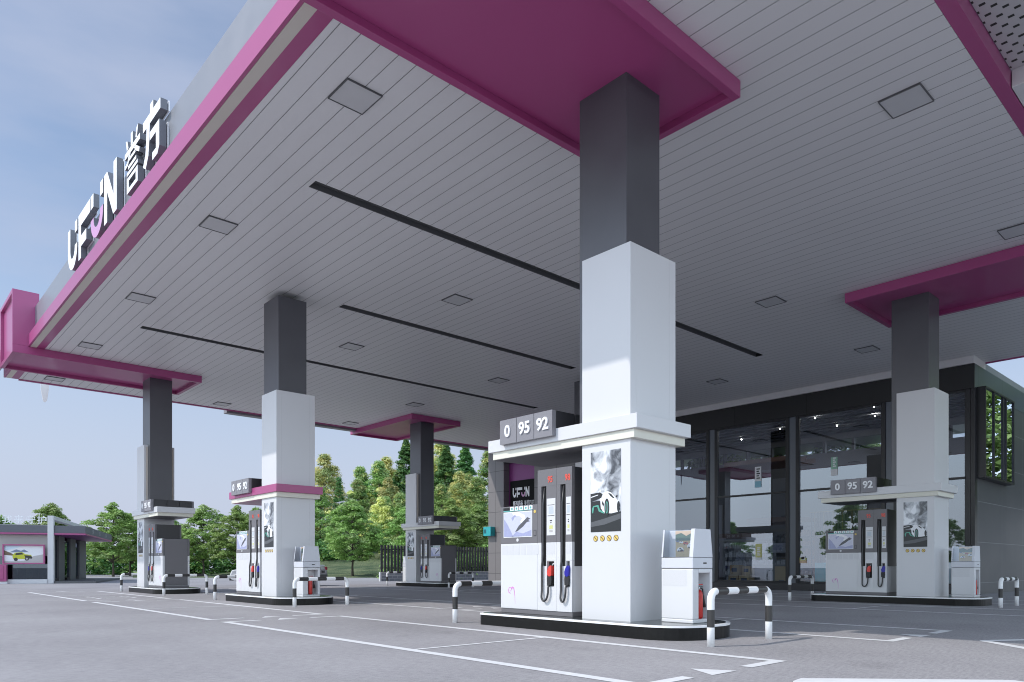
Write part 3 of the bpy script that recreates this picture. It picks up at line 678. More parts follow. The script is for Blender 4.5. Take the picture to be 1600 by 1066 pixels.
# roof letters (reading runs towards -y on the plane x = 4.33)
rs = thing('roof_sign', 'large white UFUN letters and two characters standing on the magenta fascia', 'roof sign', (4.33, 22.92, 9.0))
def glyph_U(w, h, hl, hr, st, n=14, y0=0.0, e=None):
    """U outline, left leg to hl, right leg to hr"""
    ro = w/2; ri = ro-st; out = [(0, hl)]
    e = e or 1.0
    out += [(ro-ro*math.cos(math.pi*i/n), y0+ro*e*(1-math.sin(math.pi*i/n))) for i in range(n+1)]
    out += [(w, hr), (w-st, hr)]
    out += [(ro+ri*math.cos(math.pi*i/n), y0+ro*e-ri*e*math.sin(math.pi*i/n)) for i in range(n+1)]
    out += [(st, hl)]
    return out
def rect(a, b_, c, d): return [(a, c), (b_, c), (b_, d), (a, d)]
H_ = 1.17
LET = {   # offsets measured from the sign's left end, metres at full size
    'U': (0.0, [glyph_U(1.12, H_, H_, .56, .29), rect(.85, 1.12, .88, H_)], 'letter'),
    'F': (1.26, [[(0, 0), (.28, 0), (.28, .30), (.86, .30), (.86, .57), (.28, .57), (.28, .84), (1.25, .84), (1.25, H_), (0, H_)]], 'letter'),
    'smile': (2.60, [glyph_U(1.20, .56, .56, .56, .29, e=.84)], 'letterpink'),
    'dots': (2.60, [rect(-.02, .27, .84, H_), rect(.93, 1.20, .84, H_)], 'letter'),
    'N': (3.90, [[(0, 0), (.27, 0), (.27, .70), (.80, 0), (1.10, 0), (1.10, H_), (.83, H_), (.83, .45), (.28, H_), (0, H_)]], 'letter'),
    'yu': (5.66, [rect(0, 1.12, .80, .92), [(.08, H_), (.20, 1.14), (.28, .96), (.16, .93)], [(.46, 1.19), (.60, 1.19), (.60, .93), (.46, .93)], [(.88, 1.14), (1.0, H_), (.90, .93), (.80, .96)],
                  [(.30, .79), (.44, .79), (.24, .60), (.02, .58), (.02, .66), (.2, .68)], [(.70, .79), (.84, .79), (1.10, .64), (1.06, .56), (.86, .66)], rect(.34, .80, .66, .73), rect(.26, .86, .50, .575), rect(.16, .96, .38, .455),
                  rect(.16, .30, 0, .33), rect(.82, .96, 0, .33), rect(.305, .815, .25, .33), rect(.305, .815, 0, .09)], 'letter'),
    'fang': (7.0, [rect(0, 1.13, .80, 1.0), rect(.48, .68, 1.001, 1.17), [(.24, .799), (.45, .799), (.43, .52), (.36, .2), (.18, 0), (0, .10), (.16, .28), (.22, .52)],
                    [(.455, .62), (1.06, .62), (1.06, .12), (.94, 0), (.62, 0), (.62, .15), (.85, .15), (.85, .46), (.455, .46)]], 'letter')}
def put_letters(parent, fn, keys, front, thick, name='letter', side='letterside', back=True, pinkmat=None):
    for k in keys:
        off, polys, m = LET[k]
        if k == 'dots':
            for pl in polys:
                b = MB(); b.prism([(off+x, y) for x, y in pl], fn, front, front-thick, m, side); b.build('letter_dot', parent)
            continue
        b = MB()
        for pl in polys:
            b.prism([(off+x, y) for x, y in pl], fn, front, front-thick, m, side)
            if back: b.prism([(off+x, y) for x, y in pl], fn, front-thick-.02, front-thick-.04, 'letter')
        b.build(name, parent)
put_letters(rs, lambda u, v, w: (-w, -u, v), ['U', 'F', 'smile', 'dots', 'N', 'yu', 'fang'], 0, .13)

# ------------------------------------------------------------------ shop
shop = thing('shop_building', 'dark glazed shop with black fascia and grey side wall', 'building')
FX = 29.1; ZT = 8.13
b = MB(.01); b.box(FX, 44, 32.76, 34.2, 0, ZT, 'tile'); b.build('end_wall', shop)
b = MB(.01); b.box(FX+.01, FX+.5, 26.5, 30.1, 0, 7.25, 'tile'); b.build('front_wall', shop)
b = MB(); b.box(FX+.45, FX+.6, 30.1, 32.76, 0, 7.9, 'purple'); b.build('recess_panel', shop)
b = MB(.01); b.box(FX-.06, FX+.5, 7.84, 32.75, 7.26, ZT, 'shopfascia'); b.build('fascia', shop)
b = MB(.01); b.box(28.97, 30.36, 7.84, 34.1, ZT+.003, 8.398, 'soffit'); b.build('eave_beam', shop)
b = MB(); b.box(FX+.5, 44, 7.9, 32.7, ZT+.01, ZT+.28, 'parapet'); b.build('roof', shop)
M['sideband_skytint'] = joint_mat('side_band_skytint', (.10, .125, .17), (.03, .04, .05), .3, px=3.0, offx=1.3, w=.02, axis='XY', metal=.5, var=.06)  # base colour tinted blue to stand in for mirrored sky
b = MB(.004); b.box(FX+.0, 44, 7.836, 7.98, 7.30, ZT, 'sideband_skytint'); b.box(33.0, 44, 7.842, 7.98, .0, 7.298, 'sidewall'); b.box(FX+.25, 33.0, 7.842, 7.98, .0, 4.12, 'sidewall'); b.build('side_wall', shop)
b = MB(.005); b.box(FX-.03, FX+.25, 7.83, 7.96, 0, 7.26, 'frame'); b.box(FX-.02, FX+.1, 7.97, 8.12, 0, 7.26, 'frame'); b.build('corner_post', shop)
# projecting corner window
w = MB(.004); w.box(29.3, 33.0, 7.55, 7.84, 4.12, 4.19, 'frame'); w.box(29.3, 33.0, 7.55, 7.84, 7.27, 7.33, 'frame')
for x in (29.3, 30.35, 31.5, 31.9, 32.93): w.box(x, x+.07, 7.56, 7.84, 4.191, 7.269, 'frame')
cw = w.build('corner_window', shop); cw['label'] = 'projecting corner window on the side wall'
b = MB(); b.add([(29.35, 7.6, 4.19), (32.95, 7.6, 4.19), (32.95, 7.6, 7.27), (29.35, 7.6, 7.27)], [(0, 1, 2, 3)], 'sideglass'); b.build('pane', cw)
# glazed bays
posts = [26.4, 22.22, 18.365, 14.515, 10.67]
for k, yc in enumerate(posts):
    w = MB(.004); w.box(FX-.03, FX+.12, yc+.15, yc+.27, .3, 7.26, 'frame'); w.box(FX-.03, FX+.12, yc-.27, yc-.15, .3, 7.26, 'frame'); w.box(FX+.03, FX+.06, yc-.149, yc+.149, .3, 7.26, 'mullgrey'); w.build('mullion', shop)
edges = [26.13, 22.49], [21.95, 18.635], [18.095, 14.785], [14.245, 10.94], [10.40, 8.12]
for a, c in edges:
    w = MB(.004); w.box(FX-.02, FX+.1, c+.0, c+.03, .30, 7.259, 'frame'); w.box(FX-.02, FX+.1, a-.03, a, .30, 7.259, 'frame'); w.box(FX-.02, FX+.1, c, a, 4.10, 4.18, 'frame'); w.box(FX-.02, FX+.1, c, a, 7.18, 7.259, 'frame'); w.box(FX-.02, FX+.1, c, a, .30, .38, 'frame')
    if (a, c) == (10.40, 8.12): w.box(FX-.02, FX+.1, 8.95, 9.03, .38, 7.18, 'frame')
    wf = w.build('window', shop)
    b = MB(); b.add([(FX+.04, c, .38), (FX+.04, a, .38), (FX+.04, a, 4.10), (FX+.04, c, 4.10)], [(0, 1, 2, 3)], 'glass'); b.build('pane', wf)
    b = MB(); b.add([(FX+.04, c, 4.18), (FX+.04, a, 4.18), (FX+.04, a, 7.18), (FX+.04, c, 7.18)], [(0, 1, 2, 3)], 'glass'); b.build('pane', wf)
b = MB(.01); b.box(FX-.25, FX+.2, 7.7, 32.75, 0, .298, 'dark'); b.build('plinth', shop)
# inside
b = MB(); b.box(FX+.21, 43.9, 8.0, 32.7, .02, .1, 'intfloor'); b.build('shop_floor', shop)
b = MB(); b.box(FX+.5, 37.2, 8.0, 32.7, 7.78, 7.9, 'intwall')
for k in range(9): b.box(FX+.8+k*.75, FX+.86+k*.75, 8.0, 32.7, 7.70, 7.779, 'signblack')
b.build('shop_ceiling', shop)
b = MB(); b.box(37, 37.2, 8.0, 32.7, .1, 6.85, 'intwall'); b.box(37, 37.2, 8.0, 32.7, 7.45, 7.78, 'intwall')
for k in range(18): b.box(37.0, 37.2, 8+1.45*k, 8.12+1.45*k, 6.85, 7.45, 'frame')
b.build('back_wall', shop)
b = MB(); b.box(31, 37, 26.0, 26.2, .1, 7.7, 'intwall'); b.build('inner_wall', shop)
for x, y in ((31, 18.8), (31.3, 16.6), (31, 13.1), (31.6, 12.2), (31.2, 20.6), (33.2, 17.2), (33.5, 12.9), (31.4, 9.6), (34.5, 15), (34.5, 20), (32, 14.9), (32.5, 23)):
    b = MB(); b.tube([(x, y, 7.66), (x, y, 7.69)], .028, 'spot', 10); b.build('spot_lamp', shop)
# things inside the shop
def solo(name, b, label, cat, group=None): return tag(b.build(name), label, cat, group)
def slat_raft(x, y0, y1, z, label, n=9, steps=0):
    t = thing('slatted_ceiling_raft', label, 'ceiling raft', (x, (y0+y1)/2, z), 0, 'wooden ceiling rafts in the shop')
    b = MB(); L = (y1-y0)/2
    for k in range(n): b.box(k*.3, k*.3+.12, -L+steps*(k % 3), L, 0, .22, 'wood')
    b.build('slat', t); b = MB(); b.box(0, n*.3, -L+.8, -L+.86, .221, .27, 'dark'); b.box(0, n*.3, L-.86, L-.8, .221, .27, 'dark'); b.build('hanger_rail', t)
slat_raft(31.5, 15.4, 18.0, 3.05, 'lower reddish wooden slat raft above the counter', 8, .25)
slat_raft(31.0, 17.3, 19.6, 2.35, 'small wooden slat raft left of the counter', 5, .2)
slat_raft(32.5, 16.0, 19.8, 6.0, 'upper wooden slat raft near the shop ceiling', 9, .3)
def rack(x, y0, y1, h, label, m):
    t = thing('goods_rack', label, 'shelf', (x, (y0+y1)/2, .1), 0, 'goods racks in the shop'); L = (y1-y0)/2
    b = MB(); b.box(-.02, .4, -L-.03, -L, 0, h, 'mullgrey'); b.box(-.02, .4, L, L+.03, 0, h, 'mullgrey')
    n = int(h/.45)
    for k in range(n+1): b.box(0, .4, -L, L, k*.45, k*.45+.03, 'mullgrey')
    b.box(.38, .4, -L, L, .03, h, 'mullgrey'); b.build('shelf', t)
    b = MB()
    for k in range(n):
        y = -L+.04
        while y < L-.1:
            w_ = random.uniform(.06, .12); b.box(.05, .3, y, y+w_, k*.45+.031, k*.45+random.uniform(.2, .36), m); y += w_+random.uniform(.01, .05)
    tag(b.build('goods', t), None, None, None, 'stuff')
rack(31.6, 14.75, 15.6, 2.9, 'bottle shelf with red and green bottles right of the counter', 'shelfgoods')
rack(33.6, 17.6, 20.5, 2.4, 'low rack of packets at the back of the shop', 'goods2')
rack(34.0, 10.8, 14.0, 2.2, 'rack of goods behind the lattice screen', 'goods2')
rack(33.0, 22.0, 25.5, 2.4, 'rack of goods at the far end of the shop', 'shelfgoods')
t = thing('shop_counter', 'pale shop counter with goods on top, behind the middle window', 'counter', (31, 16.6, .1))
b = MB(.01); b.box(0, .7, -1.1, 1.1, 0, .95, 'mullgrey'); b.box(-.02, 0, -1.05, -.3, .05, .9, 'box'); b.build('front', t)
b = MB(.006); b.box(-.06, .76, -1.15, 1.15, .951, .99, 'parapet'); b.build('top', t)
for k in range(7):
    b = MB(.004); b.box(31.1+.1*(k % 3), 31.3+.1*(k % 3), 15.65+.27*k, 15.83+.27*k, 1.092, 1.26+.04*(k % 2), 'goods2')
    solo('goods_box', b, 'small white packet on the shop counter', 'packet', 'packets on the shop counter')
for k, (x, y, z, s_) in enumerate(((30.4, 18.05, .1, .5), (30.4, 17.5, .1, .5), (30.4, 18.0, .61, .45), (30.5, 17.45, .61, .4), (30.3, 15.1, .1, .5), (30.45, 15.7, .1, .4))):
    b = MB(.006); b.box(x, x+s_, y-s_/2, y+s_/2, z, z+s_, 'box'); b.box(x-.003, x, y-s_*.3, y+s_*.3, z+s_*.3, z+s_*.7, 'boxprint')
    solo('cardboard_box', b, ['cardboard box on the shop floor, left of its stack', 'cardboard box on the shop floor beside the stack', 'upper cardboard box left in the stack', 'upper cardboard box right in the stack', 'cardboard box right of the counter', 'small cardboard box below the counter'][k], 'box', 'cardboard boxes in the shop')
b = MB()
for k in range(26): b.box(30.2, 30.25, 10.95+.13*k, 10.985+.13*k, .1, 3.3, 'brass' if k % 3 == 0 else 'dark')
for z in (1.1, 2.2, 3.28): b.box(30.18, 30.27, 10.9, 14.3, z, z+.04, 'brass')
solo('lattice_screen', b, 'tall screen of thin vertical bars behind the right window', 'screen')
for k, (y, lb) in enumerate(((13.2, 'teal floor cabinet left behind the shaded dispenser'), (9.4, 'teal floor cabinet behind the window right of the shaded column'))):
    b = MB(.01); b.box(29.6, 30.1, y-.6, y+.6, .1, 1.15, 'teal'); solo('floor_cabinet', b, lb, 'cabinet', 'teal cabinets in the shop window')
for k, (y, lb) in enumerate(((18.2, 'wall screen showing a blue picture, left of the counter'), (17.3, 'wall screen showing a blue picture, above the counter'))):
    t = thing('wall_screen', lb, 'screen', (33.2, y, 1.9), 0, 'wall screens in the shop'); b = MB(); b.box(0, .05, -.42, .42, -.26, .26, 'black'); b.build('frame', t); b = MB(); b.box(-.004, 0, -.4, .4, -.24, .24, 'p_lav'); b.box(-.006, -.004, -.2, .25, -.1, .14, 'p_wave'); b.build('display', t)
def wposter(y0, y1, z0, z1, m1, m2, label, split=.3):
    b = MB(); b.box(FX+.02, FX+.026, y0, y1, z0+(z1-z0)*split, z1, m1); b.box(FX+.02, FX+.026, y0, y1, z0, z0+(z1-z0)*split-.001, m2)
    for k in range(5):
        z = z0+(z1-z0)*(split+.12+.11*k); b.box(FX+.018, FX+.0199, y0+.06+.04*(k % 2), y1-.08, z, z+.05, 'p_dark' if m1 == 'p_white' else 'p_white')
    solo('window_poster', b, label, 'poster', 'posters on the shop windows')
wposter(15.94, 16.24, 4.44, 5.34, 'p_white', 'p_cyan', 'white poster with black marks and blue foot on the upper window')
wposter(15.92, 16.21, 1.28, 1.98, 'p_yel', 'p_white', 'yellow poster on the lower middle window', .15)
wposter(12.65, 12.91, 4.65, 5.39, 'p_mint', 'p_white', 'green poster on the right upper window', .35)
wposter(13.92, 14.22, 1.13, 1.35, 'p_yel', 'p_sunset', 'small orange sticker low on the right window', .5)
# teal box and shop sign
t = thing('wall_box', 'small turquoise box fixed to the grey end wall', 'box', (FX, 34.2, 2.87)); b = MB(.01); b.box(-.35, -.002, -.62, .06, 0, .56, 'teal'); b.build('case', t); b = MB(); b.box(-.36, -.351, -.2, .0, .16, .4, 'tealdark'); b.build('hatch', t)
t = thing('shop_sign', 'black sign with white UFUN letters on the purple wall', 'sign', (FX+.40, 32.55, 4.3))
b = MB(.006); b.box(-.06, .04, -2.3, 0, 0, 1.85, 'signblack'); b.build('board', t)
k_ = .215
put_letters(t, lambda u, v, w: (-.062-w, -.24-u*.29, .84+v*.50), ['U', 'F', 'smile', 'dots', 'N'], .006, .005, 'lettering', 'letter', False)
b = MB(); put_text(b, '甄选诚品', .36, lambda x, y, z: (-.064-z, -.70-x, .44+y), 'letter', .003, .008, .60); put_text(b, '美誉四方', .36, lambda x, y, z: (-.064-z, -1.68-x, .44+y), 'letter', .003, .0, .60); b.build('small_lettering', t)
b = MB(); b.box(-.062, -.06, -1.9, -.3, .18, .25, 'p_pink'); b.build('underline', t)

# ------------------------------------------------------------------ fence
F0 = Vector((25.9, 41.4)); fe = thing('slatted_fence', 'dark vertical slat fence on a low grey brick wall', 'fence', (25.9, 41.4, 0))
def brick_mat():
    m, nt, b = nm('grey_brick'); tc = N(nt, 'ShaderNodeTexCoord'); sp = N(nt, 'ShaderNodeSeparateXYZ'); cb = N(nt, 'ShaderNodeCombineXYZ'); nt.links.new(tc.outputs['Object'], sp.inputs[0])
    nt.links.new(sp.outputs['X'], cb.inputs[0]); nt.links.new(sp.outputs['Z'], cb.inputs[1])
    br = N(nt, 'ShaderNodeTexBrick'); nt.links.new(cb.outputs[0], br.inputs['Vector']); br.inputs['Scale'].default_value = 1; br.inputs['Brick Width'].default_value = .42; br.inputs['Row Height'].default_value = .19; br.inputs['Mortar Size'].default_value = .014
    br.inputs['Color1'].default_value = (.19, .20, .23, 1); br.inputs['Color2'].default_value = (.26, .265, .29, 1); br.inputs['Mortar'].default_value = (.42, .42, .42, 1); nt.links.new(br.outputs['Color'], b.inputs['Base Color']); b.inputs['Roughness'].default_value = .85
    return m
M['brick'] = brick_mat()
b = MB(); b.box(0, 16, 0, .24, 0, .58, 'brick'); b.build('brick_base', fe)
b = MB(.01); b.box(-.02, 16, -.03, .27, .582, .62, 'beige'); b.build('coping', fe)
b = MB(); b.box(-.12, -.02, -.02, .12, 0, .62, 'white'); b.build('end_pier', fe)
for k in range(62):
    b = MB(); x = .02+.26*k; b.box(x, x+.13, .07, .15, .62, 2.42+.0*k, 'dark'); b.build('slat', fe)
b = MB(); b.box(0, 16, .151, .19, .85, .92, 'dark'); b.box(0, 16, .151, .19, 2.1, 2.17, 'dark'); b.build('rail', fe)

# ------------------------------------------------------------------ trees
def leaves(mb, cs, m_of, leaf, n, flat=.35):
    V, F, K = [], [], []
    for (cx, cy, cz, r) in cs:
        m = mb.mi(m_of())
        for _ in range(n):
            while True:
                a, b_, c = random.uniform(-1, 1), random.uniform(-1, 1), random.uniform(-1, 1)
                if a*a+b_*b_+c*c <= 1: break
            p = Vector((cx+a*r, cy+b_*r, cz+c*r*flat-.25*r*(a*a+b_*b_)))
            nrm = Vector((a*.6+random.uniform(-.6, .6), b_*.6+random.uniform(-.6, .6), .75+random.uniform(-.35, .5))).normalized()
            t1 = nrm.orthogonal().normalized(); t1.rotate(Matrix.Rotation(random.uniform(0, 6.28), 3, nrm)); t2 = nrm.cross(t1)
            s1 = leaf*random.uniform(.7, 1.3); s2 = s1*random.uniform(.4, .65)
            o = len(mb.v); mb.v += [tuple(p-t1*s1), tuple(p+t2*s2), tuple(p+t1*s1), tuple(p-t2*s2)]
            mb.f.append((o, o+1, o+2, o+3)); mb.m.append(m); mb.smooth.append(False)
def trunk_mesh(mb, h, r, top, limbs, lean=.02):
    P = [(random.uniform(-lean, lean)*h*k/6, random.uniform(-lean, lean)*h*k/6, top*k/6) for k in range(7)]; P[0] = (0, 0, -.6)
    mb.tube(P, [r*(1.5 if k == 0 else 1)*(1-k/7.5) for k in range(7)], 'bark', 8)
    for (x, y, z) in limbs:
        z0 = max(.25*top, z-.5*math.hypot(x, y)-.02*h); z0 = min(z0, top*.95)
        mb.tube([(0, 0, z0), (x*.5, y*.5, z0*.45+z*.55), (x, y, z)], [r*.38, r*.22, r*.06], 'bark', 5, caps=False)
def make_tree(kind):
    h = 10.0; cs = []; limbs = []; p1, p2, p3 = [random.uniform(0, 6.28) for _ in range(3)]
    mb = MB(); mb.flat = True
    if kind[0] == 'b':
        for i in range(205):
            a = random.uniform(0, 6.283); t = random.random(); z = .24+.72*t*(.93+.07*math.sin(3*a+p2))
            prof = math.sin(math.pi*min(1, (t*.85+.17)))**.65
            rad = prof*.30*(1+.22*math.sin(2*a+p1+6*t)+.20*math.sin(5*a+p2-9*t)+.10*math.sin(9*a+p3+14*t))*random.uniform(.35, 1.0)**.5
            x, y = rad*h*math.cos(a)*1.17, rad*h*math.sin(a)*1.17
            cs.append((x, y, z*h+random.uniform(-.3, .3), random.uniform(.45, .95)))
            if i % 6 == 0: limbs.append((x*.85, y*.85, z*h))
        leaves(mb, cs, lambda: 'leaf' if random.random() < .8 else 'leafolive', .135, 110, .34)
        top = .72*h; r = .15
    elif kind == 'conifer':
        for i in range(340):
            t = random.random()**1.25; a = random.uniform(0, 6.283); rad = (1-t)**.85*.235*h*random.uniform(.55, 1.05)
            cs.append((rad*math.cos(a), rad*math.sin(a), (.10+.88*t)*h, .55*(1-t)+.22))
        leaves(mb, cs, lambda: 'leafdeep' if random.random() < .85 else 'leaf', .115, 75, .55); top = .9*h; r = .14
        limbs = []
    elif kind == 'slim':
        for i in range(60):
            t = random.random(); a = random.uniform(0, 6.283); rad = math.sin(math.pi*min(1, t*.9+.1))*.05*h
            cs.append((rad*math.cos(a), rad*math.sin(a), (.3+.7*t)*h, .35))
        leaves(mb, cs, lambda: 'leafdeep', .13, 40, .6); top = .9*h; r = .1
    else:
        for i in range(190):
            t = random.random(); a = random.uniform(0, 6.283)
            prof = math.sin(math.pi*min(1, (t*.88+.12)))**.7*(1-.58*t**1.3)*(1+.2*math.sin(3*a+p1+9*t)+.12*math.sin(7*a+p2-15*t))
            rad = prof*.27*h*random.uniform(.4, 1)**.5*(1+.15*math.sin(a*2+1))
            cs.append((rad*math.cos(a), rad*math.sin(a), (.12+.86*t)*h, random.uniform(.45, .85)))
            if i % 8 == 0: limbs.append((cs[-1][0]*.8, cs[-1][1]*.8, cs[-1][2]))
        pick = (lambda: 'leafyellow' if random.random() < .72 else 'leafolive') if kind == 'yellow' else (lambda: random.choice(('leafolive', 'leaf', 'leaf', 'leafdeep', 'leafolive', 'leafyellow') if random.random() < .5 else ('leaf', 'leafolive')))
        leaves(mb, cs, pick, .12, 95, .5); top = .85*h; r = .13
    cr = mb
    tb = MB(); trunk_mesh(tb, h, r, top, limbs)
    t = thing({'b': 'broadleaf_tree', 'c': 'conifer_tree', 's': 'slim_conifer', 'y': 'yellow_tree', 'm': 'mixed_green_tree'}[kind[0]], '', 'tree')
    tb.build('trunk', t); cr.build('crown', t)
    return t
protos = {k: make_tree(k) for k in ('b1', 'b2', 'b3', 'conifer', 'slim', 'yellow', 'mixed')}
used = set(); bi = 0
TREES = [('broad', 9.5, 83.2, 6.6, 'broad green tree at the left edge behind the magenta service building'), ('broad', 16.1, 93.5, 8.2, 'broad green tree rising above the roof of the service building'),
('broad', 18.5, 77.8, 7.3, 'broad green tree with a clear trunk, right of the service building'), ('broad', 23.7, 78.5, 6.6, 'green tree mostly behind the far left dispenser'),
('broad', 25.7, 74.0, 7.3, 'broad green tree between the far left island and the magenta shelf'), ('broad', 27.4, 69.7, 6.9, 'green tree half behind the dispenser under the magenta shelf'),
('broad', 34.3, 76.9, 6.8, 'green tree hidden behind the column with the magenta shelf'), ('yellow', 44.2, 84.2, 11.5, 'tall yellow leaved tree just right of the column with the magenta shelf'),
('slim', 41.6, 75.7, 8.8, 'thin dark pointed tree right of the tall yellow tree'), ('broad', 33.6, 58.6, 7.2, 'wide green tree with bare lower trunk on the grass slope'),
('mixed', 40.0, 77.2, 7.8, 'lower green tree beneath the tall yellow tree'), ('mixed', 51.7, 88.1, 9.8, 'pale green tree left of centre on the slope skyline'),
('mixed', 52.6, 84.7, 10.5, 'dark and pale green tree on the skyline left of the dark column'), ('yellow', 56.6, 89.1, 11.5, 'tall yellow tree on the skyline left of the dark column'),
('yellow', 43.1, 68.9, 7.0, 'low yellow tree above the left end of the slatted fence'), ('conifer', 56.4, 83.9, 13.9, 'tall dark conifer just left of the dark column'),
('mixed', 50.8, 72.7, 7.1, 'green tree behind the dark column'), ('yellow', 64.7, 87.1, 14.2, 'tallest yellow tree just right of the dark column'),
('conifer', 60.5, 80.1, 13.3, 'dark conifer in front of the tallest yellow tree'), ('mixed', 44.6, 67.5, 7.4, 'green tree behind the fence left of the dark column'),
('yellow', 56.9, 72.6, 9.3, 'yellow tree between two dark conifers'), ('conifer', 65.0, 81.5, 13.8, 'rightmost tall dark conifer near the grey shop wall'),
('mixed', 56.0, 68.0, 8.7, 'mid green tree in front of the rightmost conifer'), ('mixed', 63.7, 74.6, 12.0, 'pale green tree touching the grey shop end wall'),
('broad', 39.1, 51.0, 7.1, 'broad green tree directly behind the slatted fence'), ('broad', 42.0, 51.0, 6.6, 'broad green tree behind the fence beside the grey end wall'),
('broad', 37.3, 55.3, 6.6, 'broad green tree behind the fence and the dark column'), ('mixed', 63.3, 70.9, 10.9, 'green tree hidden behind the shop end wall'), ('mixed', 50.4, 67.7, 8.1, 'pale green tree right of the dark column above the fence'),
('mixed', 47.5, 81.5, 8.2, 'green tree filling the belt right of the tall yellow tree'), ('mixed', 46.0, 72.5, 6.6, 'low green tree between the wide tree and the low yellow tree'), ('mixed', 54.2, 78.5, 8.4, 'green tree low in the belt just left of the dark column'),
('yellow', 51.0, 80.0, 8.4, 'pale yellow tree halfway up the belt left of the dark column'), ('mixed', 59.5, 75.5, 8.6, 'green tree below the tallest yellow tree'), ('mixed', 61.5, 76.5, 8.8, 'green tree between the rightmost conifer and the yellow tree'),
('broad', 21.2, 82.5, 6.6, 'green tree behind the far left column and its shelf'), ('broad', 30.5, 72.5, 6.7, 'green tree just left of the column with the magenta shelf'),
('mixed', 45, 19.0, 12.5, 'green tree seen through the high shop windows, left one'), ('broad', 46, 24.5, 13.5, 'green tree seen through the high shop windows, right one'),
('broad', 46, 2.5, 17, 'green tree mirrored in the corner window of the shop'), ('mixed', 50, -2, 19, 'second green tree mirrored in the corner window of the shop'), ('broad', 42, -4.5, 14, 'third green tree mirrored in the corner window of the shop'),
('broad', -30, 36.5, 9.0, 'tree mirrored in the shop glass behind the shaded dispenser'), ('broad', -30, 27, 7.0, 'tree mirrored low in the right part of the shop glass'), ('broad', -34, 55, 7.5, 'tree mirrored low in the middle of the shop glass'), ('broad', -34, 47, 6.0, 'small tree mirrored beside the tallest mirrored tree')]
for kind, x, y, h, lb in TREES:
    if kind == 'broad': key = ('b1', 'b2', 'b3')[bi % 3]; bi += 1
    else: key = kind
    z = hill(x, y) if x > 0 else 0
    if key not in used: o = protos[key]; used.add(key)
    else: o = copy_tree(protos[key])
    o.location = (x, y, z); s_ = h/10.0; o.scale = (s_, s_, s_*1.0); o.rotation_euler = (0, 0, random.uniform(0, 6.28)); tag(o, lb, 'tree', 'trees around the station')
def shrubbery(name, label, pts, rad, n, leaf, mats, cat='hedge'):
    mb = MB(); mb.flat = True
    cs = []
    for (x, y, z, h) in pts:
        for _ in range(n):
            a = random.uniform(0, 6.28); r = rad*random.random()**.5; zz = z+random.uniform(.05, 1)*h*(1-.4*(r/rad)**2)
            cs.append((x+r*math.cos(a), y+r*math.sin(a), zz, .65))
    leaves(mb, cs, lambda: random.choice(mats), leaf, 26, .8)
    return mb.build(name)
pts = []
for k in range(46):
    t = k/45; l = -72+52*t; d = 92-12*t; x, y = l*.74+d*.6727, -l*.6727+d*.74; pts.append((x, y, 0, 3.8+.7*math.sin(k*1.7)))
tag(shrubbery('undergrowth', '', pts, 2.0, 26, .22, ('leafdeep', 'leafdeep', 'leaf')), 'dark green undergrowth behind the row of broad trees', 'undergrowth', None, 'stuff')
pts = []
for k in range(24):
    x = 27.7+.66*k; pts.append((x, 42.6+.6*(k % 2), 0, 2.1))
tag(shrubbery('hedge', '', pts, .8, 22, .12, ('leaf', 'leafdeep', 'leaf')), 'dense green hedge close behind the slatted fence', 'hedge')
pts = []
for k in range(70):
    l = random.uniform(-24, 12); d = random.uniform(80, 118); x, y = l*.74+d*.6727, -l*.6727+d*.74; pts.append((x, y, hill(x, y), random.uniform(1.5, 4)))
tag(shrubbery('slope_bushes', '', pts, 2.6, 12, .22, ('leaf', 'leafdeep', 'leafolive')), 'mass of bushes filling the slope between the tree trunks', 'bushes', None, 'stuff')

# ------------------------------------------------------------------ service building at the far left
sv = thing('service_building', 'low magenta trimmed service building with car billboard at the far left', 'building', (8.36, 48.89, 0), R(-19.3))
b = MB(.01); b.box(-.15, .15, 0, .4, 0, 3.93, 'clad'); b.box(-.15, .15, .4, 11.7, 3.70, 3.93, 'clad'); b.build('white_blade', sv)
b = MB(.01); b.box(-9, -.151, -.06, .6, 0, .25, 'clad'); b.build('front_plinth', sv)
b = MB(); b.box(.151, 2.3, .1, 13, 0, .12, 'pier'); b.build('side_plinth', sv)
b = MB(.01); b.box(-9, 1.74, .12, 13, 2.93, 3.37, 'roofdark'); b.build('roof', sv)
b = MB(.006); b.box(-9, 1.76, .08, 13.02, 2.845, 2.928, 'pink'); b.build('magenta_trim', sv)
b = MB(); b.box(-9, 1.75, .09, 13.01, 2.835, 2.844, 'purple'); b.build('soffit', sv)
for y in (3.2, 6.4, 9.6):
    b = MB(); put_text(b, '5', .32, lambda x, yy, z, y=y: (1.745+z, y+x, 3.15+yy), 'letter', .003, .004); b.build('side_marking', sv)
b = MB(); b.box(-2.95, -.16, .42, .5, 1.6, 2.83, 'beige'); b.box(-9, -3.0, .42, .5, .25, 2.83, 'beige'); b.box(-3.0, -2.951, .40, .5, .25, 2.83, 'roofdark'); b.build('front_wall', sv)
b = MB(.01)
for x0, x1 in ((-2.0, -1.75), (-.9, -.7)): b.box(x0, x1, .5, .8, .25, 1.6, 'pier')
b.build('front_pier', sv)
b = MB()
for k in range(9): b.box(-2.9+.3*k, -2.75+.3*k+.06*(k % 3), 1.0, 1.3, .25, .6+.28*((k*7) % 4), ('wood', 'box', 'p_rock', 'p_brown')[k % 4])
b.build('stacked_goods', sv)
b = MB(); b.box(-2.95, -.16, .45, .47, .26, 1.59, 'sideglass'); b.build('front_window', sv)
for y0, y1 in ((0.5, .7), (1.9, 3.8), (5.9, 8.0), (9.6, 12.6)):
    b = MB(.01); b.box(-.1, .12, y0, y1, .1, 2.83, 'pier'); b.build('pier', sv)
